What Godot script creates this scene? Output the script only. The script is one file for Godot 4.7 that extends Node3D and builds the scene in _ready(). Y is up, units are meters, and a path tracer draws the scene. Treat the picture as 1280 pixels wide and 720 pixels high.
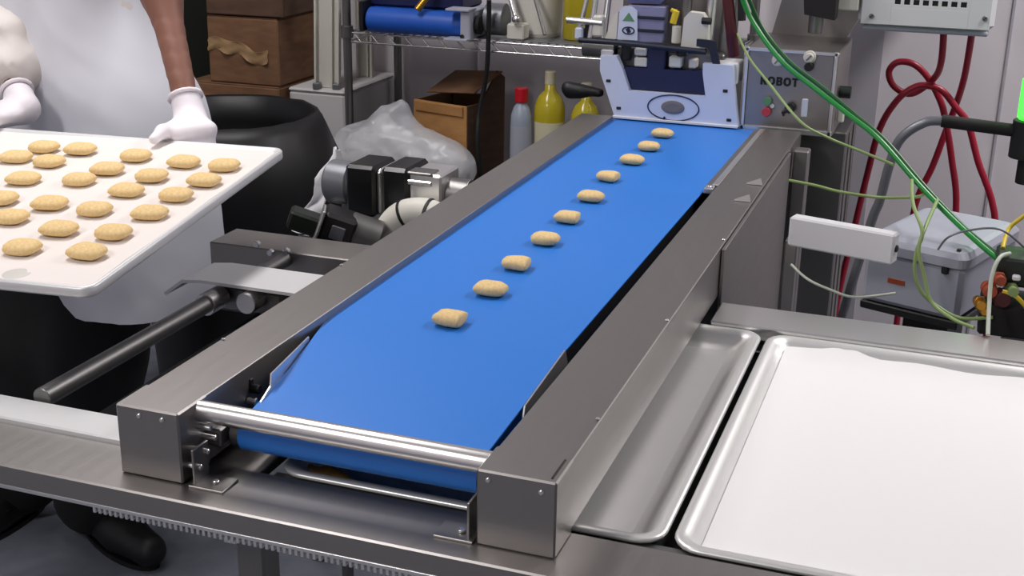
extends Node3D
# Bakery line: a steel belt conveyor with lumps of dough, trays, a depositor, and a worker with a tray.
# World: y up, metres. Conveyor runs along -z; its left rail's outer face is x = 0, its near end z = 0, its rail tops y = TOP.

const TOP := 0.94
const FRAME := 0.854
var rng := RandomNumberGenerator.new()
var used := {}
var off := Vector3.ZERO   # moves a whole group of things while it is being built
var M := {}

# ---------------------------------------------------------------- mesh builder
class B:
	var st := SurfaceTool.new()
	var x := Transform3D()
	var g := 1
	func _init(at := Transform3D()):
		st.begin(Mesh.PRIMITIVE_TRIANGLES)
		x = at
	func tri(a: Vector3, b: Vector3, c: Vector3, group := -1):   # a, b, c run counter-clockwise seen from outside
		st.set_smooth_group(group)
		st.add_vertex(x * a)
		st.set_smooth_group(group)
		st.add_vertex(x * c)
		st.set_smooth_group(group)
		st.add_vertex(x * b)
	func quad(a: Vector3, b: Vector3, c: Vector3, d: Vector3, group := -1):
		tri(a, b, c, group)
		tri(a, c, d, group)
	func box(c: Vector3, s: Vector3, bev := 0.002, bs := Basis()) -> B:
		var h := s / 2.0
		bev = minf(bev, minf(h.x, minf(h.y, h.z)) * 0.9)
		for ax in 3:
			var u := (ax + 1) % 3
			var v := (ax + 2) % 3
			for sg in [-1.0, 1.0]:
				var f := []
				for k in [[-1, -1], [1, -1], [1, 1], [-1, 1]]:
					var p := Vector3()
					p[ax] = h[ax] * sg
					p[u] = (h[u] - bev) * k[0]
					p[v] = (h[v] - bev) * k[1]
					f.append(c + bs * p)
				if sg > 0:
					quad(f[0], f[1], f[2], f[3])
				else:
					quad(f[3], f[2], f[1], f[0])
			for su in [-1.0, 1.0]:
				for sv in [-1.0, 1.0]:
					var q := []
					for k in [[-1, 0], [1, 0], [1, 1], [-1, 1]]:
						var p := Vector3()
						p[ax] = (h[ax] - bev) * k[0]
						p[u] = (h[u] if k[1] == 0 else h[u] - bev) * su
						p[v] = (h[v] - bev if k[1] == 0 else h[v]) * sv
						q.append(c + bs * p)
					if su * sv > 0:
						quad(q[3], q[2], q[1], q[0])
					else:
						quad(q[0], q[1], q[2], q[3])
		for i in 8:
			var s3 := Vector3(1 if i & 1 else -1, 1 if i & 2 else -1, 1 if i & 4 else -1)
			var a := c + bs * Vector3(h.x * s3.x, (h.y - bev) * s3.y, (h.z - bev) * s3.z)
			var b := c + bs * Vector3((h.x - bev) * s3.x, h.y * s3.y, (h.z - bev) * s3.z)
			var d := c + bs * Vector3((h.x - bev) * s3.x, (h.y - bev) * s3.y, h.z * s3.z)
			if s3.x * s3.y * s3.z > 0:
				tri(a, b, d)
			else:
				tri(a, d, b)
		return self
	static func frame(dir: Vector3) -> Basis:
		var y := dir.normalized()
		var a := Vector3.RIGHT if absf(y.x) < 0.9 else Vector3.UP
		var z := a.cross(y).normalized()
		return Basis(y.cross(z).normalized(), y, z)
	func lathe(a: Vector3, dir: Vector3, prof: Array, n := 24, crease := true) -> B:   # prof: [radius, height along dir], from the bottom to the top
		var f := frame(dir)
		for i in prof.size() - 1:
			g += 1
			var gr := g if crease else 0
			for k in n:
				var r := []
				for e in [[i, k], [i, k + 1], [i + 1, k + 1], [i + 1, k]]:
					var t: float = TAU * e[1] / n
					r.append(a + f * Vector3(prof[e[0]][0] * cos(t), prof[e[0]][1], -prof[e[0]][0] * sin(t)))
				if prof[i][0] > 0.00001:
					tri(r[0], r[1], r[2], gr)
				if prof[i + 1][0] > 0.00001:
					tri(r[0], r[2], r[3], gr)
		return self
	func cyl(a: Vector3, b: Vector3, r: float, n := 20, bev := 0.001) -> B:
		var h := a.distance_to(b)
		bev = minf(bev, minf(r * 0.5, h * 0.4))
		return lathe(a, b - a, [[0, 0], [r - bev, 0], [r, bev], [r, h - bev], [r - bev, h], [0, h]], n)
	static func curve(pts: Array, step := 6) -> Array:
		var out := []
		for i in pts.size() - 1:
			var p0: Vector3 = pts[maxi(i - 1, 0)]
			var p3: Vector3 = pts[mini(i + 2, pts.size() - 1)]
			for k in step:
				out.append((pts[i] as Vector3).cubic_interpolate(pts[i + 1], p0, p3, float(k) / step))
		out.append(pts[-1])
		return out
	func tube(pts: Array, r: float, n := 10, smooth := true) -> B:
		var c := curve(pts) if smooth and pts.size() > 2 else pts
		var up := Vector3.UP
		var rings := []
		for i in c.size():
			var d: Vector3 = (c[mini(i + 1, c.size() - 1)] - c[maxi(i - 1, 0)]).normalized()
			up = (up - d * up.dot(d))
			if up.length() < 0.05:
				up = Vector3.RIGHT - d * d.x
			up = up.normalized()
			var s := d.cross(up)
			var ring := []
			for k in n:
				var t := TAU * k / n
				ring.append(c[i] + (up * cos(t) + s * sin(t)) * r)
			rings.append(ring)
		for i in rings.size() - 1:
			for k in n:
				var m := (k + 1) % n
				quad(rings[i][k], rings[i][m], rings[i + 1][m], rings[i + 1][k], 0)
		for k in range(1, n - 1):
			tri(rings[0][0], rings[0][k + 1], rings[0][k])
			tri(rings[-1][0], rings[-1][k], rings[-1][k + 1])
		return self
	func prism(poly: Array, depth: float, t := Transform3D()) -> B:   # outline in x, y extruded from z = 0 to z = depth
		var p := PackedVector2Array(poly)
		if Geometry2D.is_polygon_clockwise(p):
			p.reverse()
		var ix := Geometry2D.triangulate_polygon(p)
		for i in range(0, ix.size(), 3):
			var a := p[ix[i]]
			var b := p[ix[i + 1]]
			var c := p[ix[i + 2]]
			if (b - a).cross(c - a) < 0:
				var s := b
				b = c
				c = s
			tri(t * Vector3(a.x, a.y, depth), t * Vector3(b.x, b.y, depth), t * Vector3(c.x, c.y, depth))
			tri(t * Vector3(a.x, a.y, 0), t * Vector3(c.x, c.y, 0), t * Vector3(b.x, b.y, 0))
		for i in p.size():
			var a := p[i]
			var b := p[(i + 1) % p.size()]
			quad(t * Vector3(a.x, a.y, 0), t * Vector3(b.x, b.y, 0), t * Vector3(b.x, b.y, depth), t * Vector3(a.x, a.y, depth))
		return self
	func sheet(rows: Array, th := 0.003) -> B:   # rows of points; the front is where (along row) x (down rows) points away
		var nr := rows.size()
		var nc: int = rows[0].size()
		var nor := []
		for i in nr:
			var l := []
			for j in nc:
				var du: Vector3 = rows[i][mini(j + 1, nc - 1)] - rows[i][maxi(j - 1, 0)]
				var dv: Vector3 = rows[mini(i + 1, nr - 1)][j] - rows[maxi(i - 1, 0)][j]
				l.append(dv.cross(du).normalized() * th)
			nor.append(l)
		for i in nr - 1:
			for j in nc - 1:
				quad(rows[i][j], rows[i + 1][j], rows[i + 1][j + 1], rows[i][j + 1], 1)
				quad(rows[i][j] + nor[i][j], rows[i][j + 1] + nor[i][j + 1], rows[i + 1][j + 1] + nor[i + 1][j + 1], rows[i + 1][j] + nor[i + 1][j], 2)
		for i in nr - 1:
			quad(rows[i][0], rows[i][0] + nor[i][0], rows[i + 1][0] + nor[i + 1][0], rows[i + 1][0])
			quad(rows[i + 1][-1], rows[i + 1][-1] + nor[i + 1][-1], rows[i][-1] + nor[i][-1], rows[i][-1])
		for j in nc - 1:
			quad(rows[0][j], rows[0][j + 1], rows[0][j + 1] + nor[0][j + 1], rows[0][j] + nor[0][j])
			quad(rows[-1][j + 1], rows[-1][j], rows[-1][j] + nor[-1][j], rows[-1][j + 1] + nor[-1][j + 1])
		return self
	func loops(list: Array, group := 0) -> B:   # closed rings of equal length, lofted one to the next
		for i in list.size() - 1:
			var n: int = list[i].size()
			for k in n:
				var m := (k + 1) % n
				quad(list[i][k], list[i][m], list[i + 1][m], list[i + 1][k], group)
		return self
	func fan(ring: Array, c: Vector3, flip := false, group := 0) -> B:
		for k in ring.size():
			var m := (k + 1) % ring.size()
			if flip:
				tri(ring[m], ring[k], c, group)
			else:
				tri(ring[k], ring[m], c, group)
		return self
	static func ring(w: float, l: float, r: float, y: float, n := 5) -> Array:   # rounded rectangle round the origin
		var out := []
		for q in 4:
			var c := Vector2(w / 2 - r, l / 2 - r) * Vector2([1, -1, -1, 1][q], [-1, -1, 1, 1][q])
			for k in n + 1:
				var t := (PI / 2) * (q + float(k) / n)
				out.append(Vector3(c.x + r * cos(t), y, c.y - r * sin(t)))
		return out
	func pan(w: float, l: float, r: float, prof: Array, under: Array) -> B:   # a tray: [inset, height] rings from the bead inwards, and the same beneath
		var up := []
		for e in prof:
			up.append(ring(w - 2 * e[0], l - 2 * e[0], maxf(r - e[0] * 0.6, 0.004), e[1]))
		loops(up)
		fan(up[-1], Vector3(0, prof[-1][1], 0), false, 7)
		var dn := []
		for e in under:
			dn.append(ring(w - 2 * e[0], l - 2 * e[0], maxf(r - e[0] * 0.6, 0.004), e[1]))
		dn.reverse()
		loops(dn)
		fan(dn[0], Vector3(0, under[-1][1], 0), true, 8)
		return self
	func blob(bones: Array, cell: float, k: float, bump: FastNoiseLite = null, amp := Vector3.ZERO) -> B:   # tapered capsules joined with a smooth minimum, meshed as surface nets
		var lo := Vector3.ONE * 1e9
		var hi := -lo
		for b in bones:
			var r: float = maxf(b[2], b[3]) + 3.0 * k + cell * 2
			lo = lo.min(b[0] - Vector3.ONE * r).min(b[1] - Vector3.ONE * r)
			hi = hi.max(b[0] + Vector3.ONE * r).max(b[1] + Vector3.ONE * r)
		var n := Vector3i(((hi - lo) / cell).ceil()) + Vector3i.ONE
		var acc := PackedFloat32Array()
		acc.resize(n.x * n.y * n.z)
		for b in bones:
			var p: Vector3 = b[0]
			var d: Vector3 = b[1] - b[0]
			var ra: float = b[2]
			var rb: float = b[3]
			var dd := maxf(d.length_squared(), 1e-9)
			var r := maxf(ra, rb) + 3.0 * k + cell
			var i0 := Vector3i((p.min(b[1]) - Vector3.ONE * r - lo) / cell).clamp(Vector3i.ZERO, n - Vector3i.ONE)
			var i1 := Vector3i((p.max(b[1]) + Vector3.ONE * r - lo) / cell).clamp(Vector3i.ZERO, n - Vector3i.ONE)
			for z in range(i0.z, i1.z + 1):
				for y in range(i0.y, i1.y + 1):
					var at := (z * n.y + y) * n.x
					for xx in range(i0.x, i1.x + 1):
						var v := lo + Vector3(xx, y, z) * cell - p
						var t := clampf(v.dot(d) / dd, 0, 1)
						var e := (v - d * t).length() - lerpf(ra, rb, t)
						if e < 4.0 * k:
							acc[at + xx] += exp(-e / k)
		var f := PackedFloat32Array()
		f.resize(acc.size())
		for i in acc.size():
			f[i] = -k * log(acc[i]) if acc[i] > 0.018 else 4.0 * k
		var idx := {}
		var vs := []
		var off := [0, 1, n.x, n.x + 1, n.x * n.y, n.x * n.y + 1, n.x * n.y + n.x, n.x * n.y + n.x + 1]
		var edges := [[0, 1], [2, 3], [4, 5], [6, 7], [0, 2], [1, 3], [4, 6], [5, 7], [0, 4], [1, 5], [2, 6], [3, 7]]
		for z in n.z - 1:
			for y in n.y - 1:
				for xx in n.x - 1:
					var at := (z * n.y + y) * n.x + xx
					var ins := 0
					for o in off:
						if f[at + o] < 0:
							ins += 1
					if ins == 0 or ins == 8:
						continue
					var s := Vector3()
					var c := 0
					for e in edges:
						var fa := f[at + off[e[0]]]
						var fb := f[at + off[e[1]]]
						if (fa < 0) != (fb < 0):
							var t := fa / (fa - fb)
							var pa := Vector3(e[0] & 1, (e[0] >> 1) & 1, e[0] >> 2)
							var pb := Vector3(e[1] & 1, (e[1] >> 1) & 1, e[1] >> 2)
							s += pa.lerp(pb, t)
							c += 1
					var w := lo + (Vector3(xx, y, z) + s / c) * cell
					if bump:
						w += amp * bump.get_noise_3d(w.x * 1.2, w.y * 1.8, w.z * 1.2)
					idx[at] = vs.size()
					vs.append(w)
		var step := [1, n.x, n.x * n.y]
		for at in idx:
			for a in 3:
				var u: int = step[(a + 1) % 3]
				var v: int = step[(a + 2) % 3]
				var i0 := f[at] < 0
				if i0 == (f[at + step[a]] < 0):
					continue
				if not (idx.has(at - u) and idx.has(at - v) and idx.has(at - u - v)):
					continue
				var q := [vs[idx[at]], vs[idx[at - u]], vs[idx[at - u - v]], vs[idx[at - v]]]
				if i0:
					quad(q[0], q[1], q[2], q[3], 0)
				else:
					quad(q[3], q[2], q[1], q[0], 0)
		return self
	func done() -> ArrayMesh:
		st.generate_normals()
		return st.commit()

# ---------------------------------------------------------------- naming helpers
func numbered(called: String) -> String:
	used[called] = used.get(called, -1) + 1
	return called if used[called] == 0 else "%s_%03d" % [called, used[called]]

func tag(o: Node, label: String, category: String, group := "") -> Node:
	o.set_meta("label", label)
	o.set_meta("category", category)
	if group:
		o.set_meta("group", group)
	return o

func thing(called: String, label: String, category: String, at := Vector3.ZERO, turn := 0.0, group := "") -> Node3D:
	var o := Node3D.new()
	o.name = numbered(called)
	o.position = at + off
	o.rotation.y = turn
	add_child(o)
	tag(o, label, category, group)
	return o

func w(root: Node3D) -> B:   # a builder that takes world coordinates for a part of root
	return B.new(root.transform.affine_inverse() * Transform3D(Basis(), off))

func part(root: Node, called: String, b: B, m: Material, label := "") -> MeshInstance3D:
	var o := MeshInstance3D.new()
	o.name = called
	o.mesh = b.done()
	o.material_override = m
	root.add_child(o, true)
	if label:
		o.set_meta("label", label)
	return o

func solo(called: String, b: B, m: Material, label: String, category: String, group := "", at := Vector3.ZERO) -> MeshInstance3D:   # a thing that is one mesh
	var o := MeshInstance3D.new()
	o.name = numbered(called)
	var s := SurfaceTool.new()
	s.append_from(b.done(), 0, Transform3D(Basis(), -at))
	o.mesh = s.commit()
	o.material_override = m
	o.position = at + off
	add_child(o)
	tag(o, label, category, group)
	return o

func struct(called: String, b: B, m: Material) -> MeshInstance3D:
	var o := MeshInstance3D.new()
	o.name = called
	o.mesh = b.done()
	o.material_override = m
	add_child(o)
	o.set_meta("kind", "structure")
	return o

func hose(called: String, pts: Array, r: float, m: Material, label: String, category: String, group := "") -> void:
	var at: Vector3 = pts[0]
	var b := B.new(Transform3D(Basis(), -at))
	b.tube(pts, r, 10)
	var o := MeshInstance3D.new()
	o.name = numbered(called)
	o.mesh = b.done()
	o.material_override = m
	o.position = at + off
	add_child(o)
	tag(o, label, category, group)

func mat(c: Color, rough := 0.6, metal := 0.0) -> StandardMaterial3D:
	var m := StandardMaterial3D.new()
	m.albedo_color = c
	m.roughness = rough
	m.metallic = metal
	return m

func noise_tex(freq: float, lo: Color, hi: Color, sd: int, size := 256, normal := false) -> NoiseTexture2D:
	var n := FastNoiseLite.new()
	n.seed = sd
	n.frequency = freq
	n.fractal_octaves = 4
	var t := NoiseTexture2D.new()
	t.width = size
	t.height = size
	t.seamless = true
	t.noise = n
	if normal:
		t.as_normal_map = true
		t.bump_strength = 4.0
	else:
		var gr := Gradient.new()
		gr.set_color(0, lo)
		gr.set_color(1, hi)
		t.color_ramp = gr
	return t

func textured(m: StandardMaterial3D, freq: float, lo: Color, hi: Color, sd: int, scale: Vector3) -> StandardMaterial3D:
	m.albedo_color = Color.WHITE
	m.albedo_texture = noise_tex(freq, lo, hi, sd)
	m.uv1_triplanar = true
	m.uv1_scale = scale
	return m

func materials() -> void:
	var grain := noise_tex(0.02, Color(0.88, 0.88, 0.88), Color(1, 1, 1), 5)
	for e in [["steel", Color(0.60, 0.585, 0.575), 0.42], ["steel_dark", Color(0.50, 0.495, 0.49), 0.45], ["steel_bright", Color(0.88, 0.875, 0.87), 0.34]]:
		var m := mat(e[1], e[2], 0.92)
		m.roughness_texture = grain
		m.uv1_triplanar = true
		m.uv1_scale = Vector3(40, 6, 1.2)
		M[e[0]] = m
	M.chrome = mat(Color(0.88, 0.87, 0.86), 0.27, 0.95)
	M.aluminium = mat(Color(0.90, 0.90, 0.89), 0.38, 0.6)
	M.bolt = mat(Color(0.88, 0.88, 0.88), 0.25, 0.9)
	M.belt = mat(Color(0.155, 0.475, 0.835), 0.45)
	M.blue_roller = mat(Color(0.12, 0.34, 0.72), 0.4)
	M.black = mat(Color(0.05, 0.05, 0.055), 0.5)
	M.black_gloss = mat(Color(0.035, 0.035, 0.04), 0.3)
	M.bag_black = mat(Color(0.045, 0.045, 0.055), 0.5)
	M.rubber = mat(Color(0.09, 0.075, 0.08), 0.75)
	M.navy = mat(Color(0.06, 0.09, 0.26), 0.45)
	M.navy_dark = mat(Color(0.07, 0.09, 0.17), 0.5)
	M.lavender = mat(Color(0.52, 0.52, 0.66), 0.5)
	M.white = mat(Color(0.86, 0.86, 0.87), 0.45)
	M.pale_blue = mat(Color(0.80, 0.83, 0.91), 0.4)
	M.die = mat(Color(0.45, 0.43, 0.44), 0.6)
	M.strip = mat(Color(0.86, 0.86, 0.86), 0.4, 0.35)
	M.cream = mat(Color(0.83, 0.82, 0.78), 0.5)
	M.paper = mat(Color(0.95, 0.945, 0.94), 0.75)
	M.paper_tray = mat(Color(0.90, 0.87, 0.85), 0.75)
	M.grease = mat(Color(0.80, 0.79, 0.76), 0.5)
	M.foam = mat(Color(0.80, 0.79, 0.79), 0.85)
	M.grey_box = mat(Color(0.64, 0.65, 0.70), 0.5)
	M.grey_pipe = mat(Color(0.47, 0.48, 0.50), 0.35, 0.4)
	M.red = mat(Color(0.60, 0.06, 0.17), 0.35)
	M.red_dark = mat(Color(0.30, 0.07, 0.09), 0.5)
	M.red_cap = mat(Color(0.72, 0.05, 0.13), 0.4)
	M.green = mat(Color(0.13, 0.55, 0.22), 0.3)
	M.green_dark = mat(Color(0.05, 0.33, 0.12), 0.35)
	M.green_black = mat(Color(0.05, 0.10, 0.06), 0.5)
	M.lime = mat(Color(0.55, 0.64, 0.40), 0.4)
	M.wire_white = mat(Color(0.75, 0.78, 0.72), 0.5)
	M.yellow = mat(Color(0.85, 0.75, 0.18), 0.45)
	M.brass = mat(Color(0.80, 0.58, 0.22), 0.3, 0.9)
	M.orange = mat(Color(0.62, 0.27, 0.15), 0.5)
	M.dial_green = mat(Color(0.35, 0.55, 0.40), 0.5)
	M.dial_red = mat(Color(0.72, 0.22, 0.28), 0.5)
	M.oil = mat(Color(0.72, 0.66, 0.16), 0.2)
	M.label_pale = mat(Color(0.80, 0.78, 0.66), 0.6)
	M.bottle_grey = mat(Color(0.60, 0.64, 0.70), 0.3)
	M.skin = mat(Color(0.52, 0.35, 0.29), 0.55)
	M.hair = mat(Color(0.06, 0.045, 0.04), 0.6)
	M.eye = mat(Color(0.92, 0.91, 0.89), 0.2)
	M.glove = mat(Color(0.92, 0.90, 0.92), 0.55)
	M.shirt = mat(Color(0.90, 0.875, 0.855), 0.85)
	M.apron = mat(Color(0.90, 0.905, 0.935), 0.55)
	M.trousers = mat(Color(0.045, 0.042, 0.05), 0.85)
	M.shoe = mat(Color(0.05, 0.05, 0.055), 0.5)
	M.floor = textured(mat(Color.WHITE, 0.45), 0.03, Color(0.42, 0.44, 0.48), Color(0.49, 0.51, 0.55), 8, Vector3(1.5, 1.5, 1.5))
	M.wall = mat(Color(0.84, 0.82, 0.84), 0.6)
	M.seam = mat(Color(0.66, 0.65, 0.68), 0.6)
	M.ceiling = mat(Color(0.86, 0.86, 0.86), 0.8)
	M.board = textured(mat(Color.WHITE, 0.85), 0.012, Color(0.42, 0.30, 0.21), Color(0.51, 0.37, 0.26), 3, Vector3(3, 9, 3))
	M.board_dark = textured(mat(Color.WHITE, 0.85), 0.012, Color(0.30, 0.22, 0.17), Color(0.38, 0.28, 0.21), 4, Vector3(3, 9, 3))  # darker cardboard; on the open carton it stands for the shaded side
	M.board_lit = textured(mat(Color.WHITE, 0.85), 0.012, Color(0.66, 0.48, 0.28), Color(0.74, 0.55, 0.34), 6, Vector3(4, 9, 4))  # cardboard with the light on the open carton's front put into its colour
	M.tape = mat(Color(0.62, 0.50, 0.35), 0.35)
	M.olive = mat(Color(0.20, 0.22, 0.19), 0.7)
	M.dough = textured(mat(Color.WHITE, 0.8), 0.05, Color(0.84, 0.70, 0.46), Color(0.93, 0.83, 0.63), 11, Vector3(14, 14, 14))
	M.crumb = mat(Color(0.62, 0.45, 0.20), 0.9)
	var pb := mat(Color(0.92, 0.93, 0.95, 0.45), 0.3)
	pb.transparency = BaseMaterial3D.TRANSPARENCY_ALPHA
	M.film = pb
	var lit := mat(Color(0.5, 1.0, 0.5), 0.3)
	lit.emission_enabled = true
	lit.emission = Color(0.25, 1.0, 0.2)
	lit.emission_energy_multiplier = 1.3
	M.lit_green = lit
	var pn := mat(Color(1, 1, 1), 0.5)
	pn.emission_enabled = true
	pn.emission = Color(1.0, 0.97, 0.93)
	pn.emission_energy_multiplier = 2.5
	M.panel = pn

# ---------------------------------------------------------------- scene
func _ready() -> void:
	rng.seed = 7
	var cam := Camera3D.new()
	cam.name = "camera"
	cam.fov = 25.5255
	cam.near = 0.05
	cam.far = 40.0
	cam.transform = Transform3D(Basis(Vector3.UP, 0.33987) * Basis(Vector3.RIGHT, -0.33423) * Basis(Vector3.BACK, 0.01597), Vector3(0.8532, 0.5993 + TOP, 1.0828))
	add_child(cam)
	cam.current = true
	var env := Environment.new()
	env.background_mode = Environment.BG_COLOR
	env.background_color = Color(0.05, 0.05, 0.055)
	env.tonemap_mode = Environment.TONE_MAPPER_LINEAR
	env.tonemap_exposure = 1.0
	env.sdfgi_enabled = true
	env.ssao_enabled = true
	env.ssil_enabled = true
	var we := WorldEnvironment.new()
	we.name = "world_environment"
	we.environment = env
	add_child(we)
	materials()
	for e in [[-0.8, -0.95, 2.7], [-0.7, 1.7, 3.6], [1.7, -1.9, 3.9]]:
		ceiling_light(Vector3(e[0], 2.745, e[1]), e[2])
	room()
	machine_frame()
	conveyor()
	trays()
	cookies()
	depositor()
	control_cabinet()
	person()
	left_side()
	back_left()
	off = Vector3(0.042, 0.017, 0.1)
	rack()
	off = Vector3.ZERO
	right_side()

func ceiling_light(p: Vector3, energy: float) -> void:
	var side := "left" if p.x < 0 else "right"
	var row := "near the back wall" if p.z < -1.5 else ("over the front of the room" if p.z > 0.5 else "over the middle of the room")
	var t := thing("ceiling_light", "long white ceiling light panel on the %s, %s" % [side, row], "light", p, 0, "ceiling lights")
	part(t, "housing", B.new().box(Vector3(0, -0.012, 0), Vector3(0.36, 0.06, 1.26), 0.004), M.white)
	part(t, "diffuser", B.new().box(Vector3(0, -0.044, 0), Vector3(0.32, 0.006, 1.22), 0.002), M.panel)
	var l := AreaLight3D.new()
	l.name = "lamp_light"
	l.area_size = Vector2(0.32, 1.22)
	l.light_color = Color(1.0, 0.985, 0.985)
	l.light_energy = energy
	l.area_range = 12.0
	l.area_attenuation = 2.0
	l.shadow_enabled = true
	l.position = Vector3(0, -0.052, 0)
	l.rotation.x = -PI / 2
	t.add_child(l)

func room() -> void:
	struct("floor", B.new().box(Vector3(0, -0.05, 0), Vector3(6.4, 0.1, 6.4), 0.001), M.floor)
	struct("ceiling", B.new().box(Vector3(0, 2.82, 0), Vector3(6.4, 0.1, 6.4), 0.001), M.ceiling)
	struct("wall_back", B.new().box(Vector3(0, 1.385, -2.77), Vector3(6.4, 2.77, 0.1), 0.001), M.wall)
	struct("wall_front", B.new().box(Vector3(0, 1.385, 3.1), Vector3(6.4, 2.77, 0.1), 0.001), M.wall)
	struct("wall_left", B.new().box(Vector3(-3.1, 1.385, 0.05), Vector3(0.1, 2.77, 6.1), 0.001), M.wall)
	struct("wall_right", B.new().box(Vector3(3.1, 1.385, 0.05), Vector3(0.1, 2.77, 6.1), 0.001), M.wall)
	var n := 0
	for e in [[-0.62, 0.008], [-0.12, 0.012], [0.575, 0.095], [0.955, 0.008]]:   # raised joint covers between the wall panels; the wide one is a grey strip
		n += 1
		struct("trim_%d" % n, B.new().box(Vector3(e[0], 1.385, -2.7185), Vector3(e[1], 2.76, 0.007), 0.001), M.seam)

# ---------------------------------------------------------------- machine frame
func machine_frame() -> void:
	var t := thing("machine_frame", "brushed stainless machine frame whose front bar carries the blue conveyor", "frame", Vector3(0.26, 0, -0.4))
	part(t, "front_bar", w(t).box(Vector3(0.35, FRAME - 0.0135, -0.0135), Vector3(3.0, 0.027, 0.093), 0.002), M.steel)
	part(t, "raised_strip", w(t).box(Vector3(-0.585, FRAME + 0.001, -0.088), Vector3(1.13, 0.012, 0.056), 0.002), M.strip)
	part(t, "lower_lip", w(t).box(Vector3(0.35, FRAME - 0.030, 0.024), Vector3(3.0, 0.006, 0.014), 0.001), M.steel_bright)
	var teeth := w(t)
	for i in 130:
		teeth.box(Vector3(-0.02 + i * 0.0072, FRAME - 0.036, 0.024), Vector3(0.0042, 0.008, 0.012), 0.0006)
	part(t, "gear_rack", teeth, M.steel_bright).set_meta("kind", "stuff")
	part(t, "back_bar", w(t).box(Vector3(1.20, FRAME - 0.02, -0.795), Vector3(1.34, 0.04, 0.092), 0.002), M.steel_bright)
	part(t, "cross_beam", w(t).box(Vector3(-0.165, TOP - 0.0865, -0.795), Vector3(0.39, 0.045, 0.09), 0.002), M.steel)
	part(t, "cross_beam", w(t).box(Vector3(0.28, FRAME - 0.055, -0.795), Vector3(0.5, 0.03, 0.09), 0.002), M.steel_dark)
	part(t, "side_bar", w(t).box(Vector3(-1.08, FRAME - 0.04, -0.42), Vector3(0.05, 0.05, 0.84), 0.002), M.steel_dark)
	part(t, "side_bar", w(t).box(Vector3(1.80, FRAME - 0.05, -0.42), Vector3(0.05, 0.05, 0.84), 0.002), M.steel_dark)
	for p in [Vector3(0.158, 0, -0.025), Vector3(-1.08, 0, -0.025), Vector3(1.80, 0, -0.025), Vector3(0.158, 0, -0.79), Vector3(1.80, 0, -0.79)]:
		part(t, "leg", w(t).box(p + Vector3(0, 0.41, 0), Vector3(0.036, 0.82, 0.036), 0.003), M.steel_dark)
	part(t, "leg_bracket", w(t).box(Vector3(0.148, FRAME - 0.040, 0.006), Vector3(0.018, 0.026, 0.02), 0.002), M.bolt, "small pale bracket at the leg's top")
	part(t, "bed_plate", w(t).box(Vector3(0.045, FRAME - 0.012, -0.40), Vector3(0.19, 0.012, 0.68), 0.001), M.steel)
	part(t, "tray_ledge", w(t).box(Vector3(0.95, FRAME - 0.0165, -0.074), Vector3(1.60, 0.008, 0.030), 0.001), M.steel_dark)
	part(t, "tray_ledge", w(t).box(Vector3(0.95, FRAME - 0.0165, -0.741), Vector3(1.60, 0.008, 0.022), 0.001), M.steel_dark)
	part(t, "tray_gap_shade", w(t).box(Vector3(0.95, FRAME - 0.042, -0.405), Vector3(1.62, 0.006, 0.68), 0.001), M.black)  # black plate added so the gaps round the trays look shaded
	# bolt heads on the cross beam
	for p in [[-0.236, 0.872], [-0.205, 0.878], [-0.262, 0.884]]:
		part(t, "bolt", w(t).cyl(Vector3(p[0], p[1], -0.751), Vector3(p[0], p[1], -0.742), 0.006, 12), M.bolt)
	# guide shaft with its bearing, left of the conveyor
	var sh := part(t, "guide_shaft", w(t).cyl(Vector3(-0.21, TOP - 0.078, -0.122), Vector3(-0.21, TOP - 0.078, -0.755), 0.0135, 24), M.steel_dark, "dark polished round guide shaft")
	part(sh, "shaft_collar", w(t).cyl(Vector3(-0.21, TOP - 0.078, -0.50), Vector3(-0.21, TOP - 0.078, -0.545), 0.018, 24), M.chrome)
	part(t, "bearing_block", w(t).box(Vector3(-0.165, TOP - 0.085, -0.585), Vector3(0.12, 0.045, 0.06), 0.006), M.steel_dark)
	part(t, "bearing_block", w(t).cyl(Vector3(-0.15, TOP - 0.075, -0.555), Vector3(-0.15, TOP - 0.075, -0.52), 0.017, 20), M.chrome)
	var pl := []
	for i in 9:   # the flat plate over the bearing turns down at its left end
		var a := float(i) / 8
		var px := -0.305 + a * 0.275
		var py := TOP - 0.05 - 0.03 * pow(maxf(0.0, 1.0 - a * 5.0), 2)
		pl.append([Vector3(px, py, -0.625), Vector3(px, py, -0.53)])
	var rows := [[], []]
	for e in pl:
		rows[0].append(e[0])
		rows[1].append(e[1])
	part(t, "clamp_plate", w(t).sheet(rows, -0.005), M.strip, "bright flat plate with a turned-down end")
	part(t, "added_dark_box", w(t).box(Vector3(-0.09, TOP - 0.128, -0.43), Vector3(0.16, 0.03, 0.60), 0.004), M.black, "black box added to darken the gap beneath the shaft")  # added black box, darkens the gap between shaft and left rail

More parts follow.
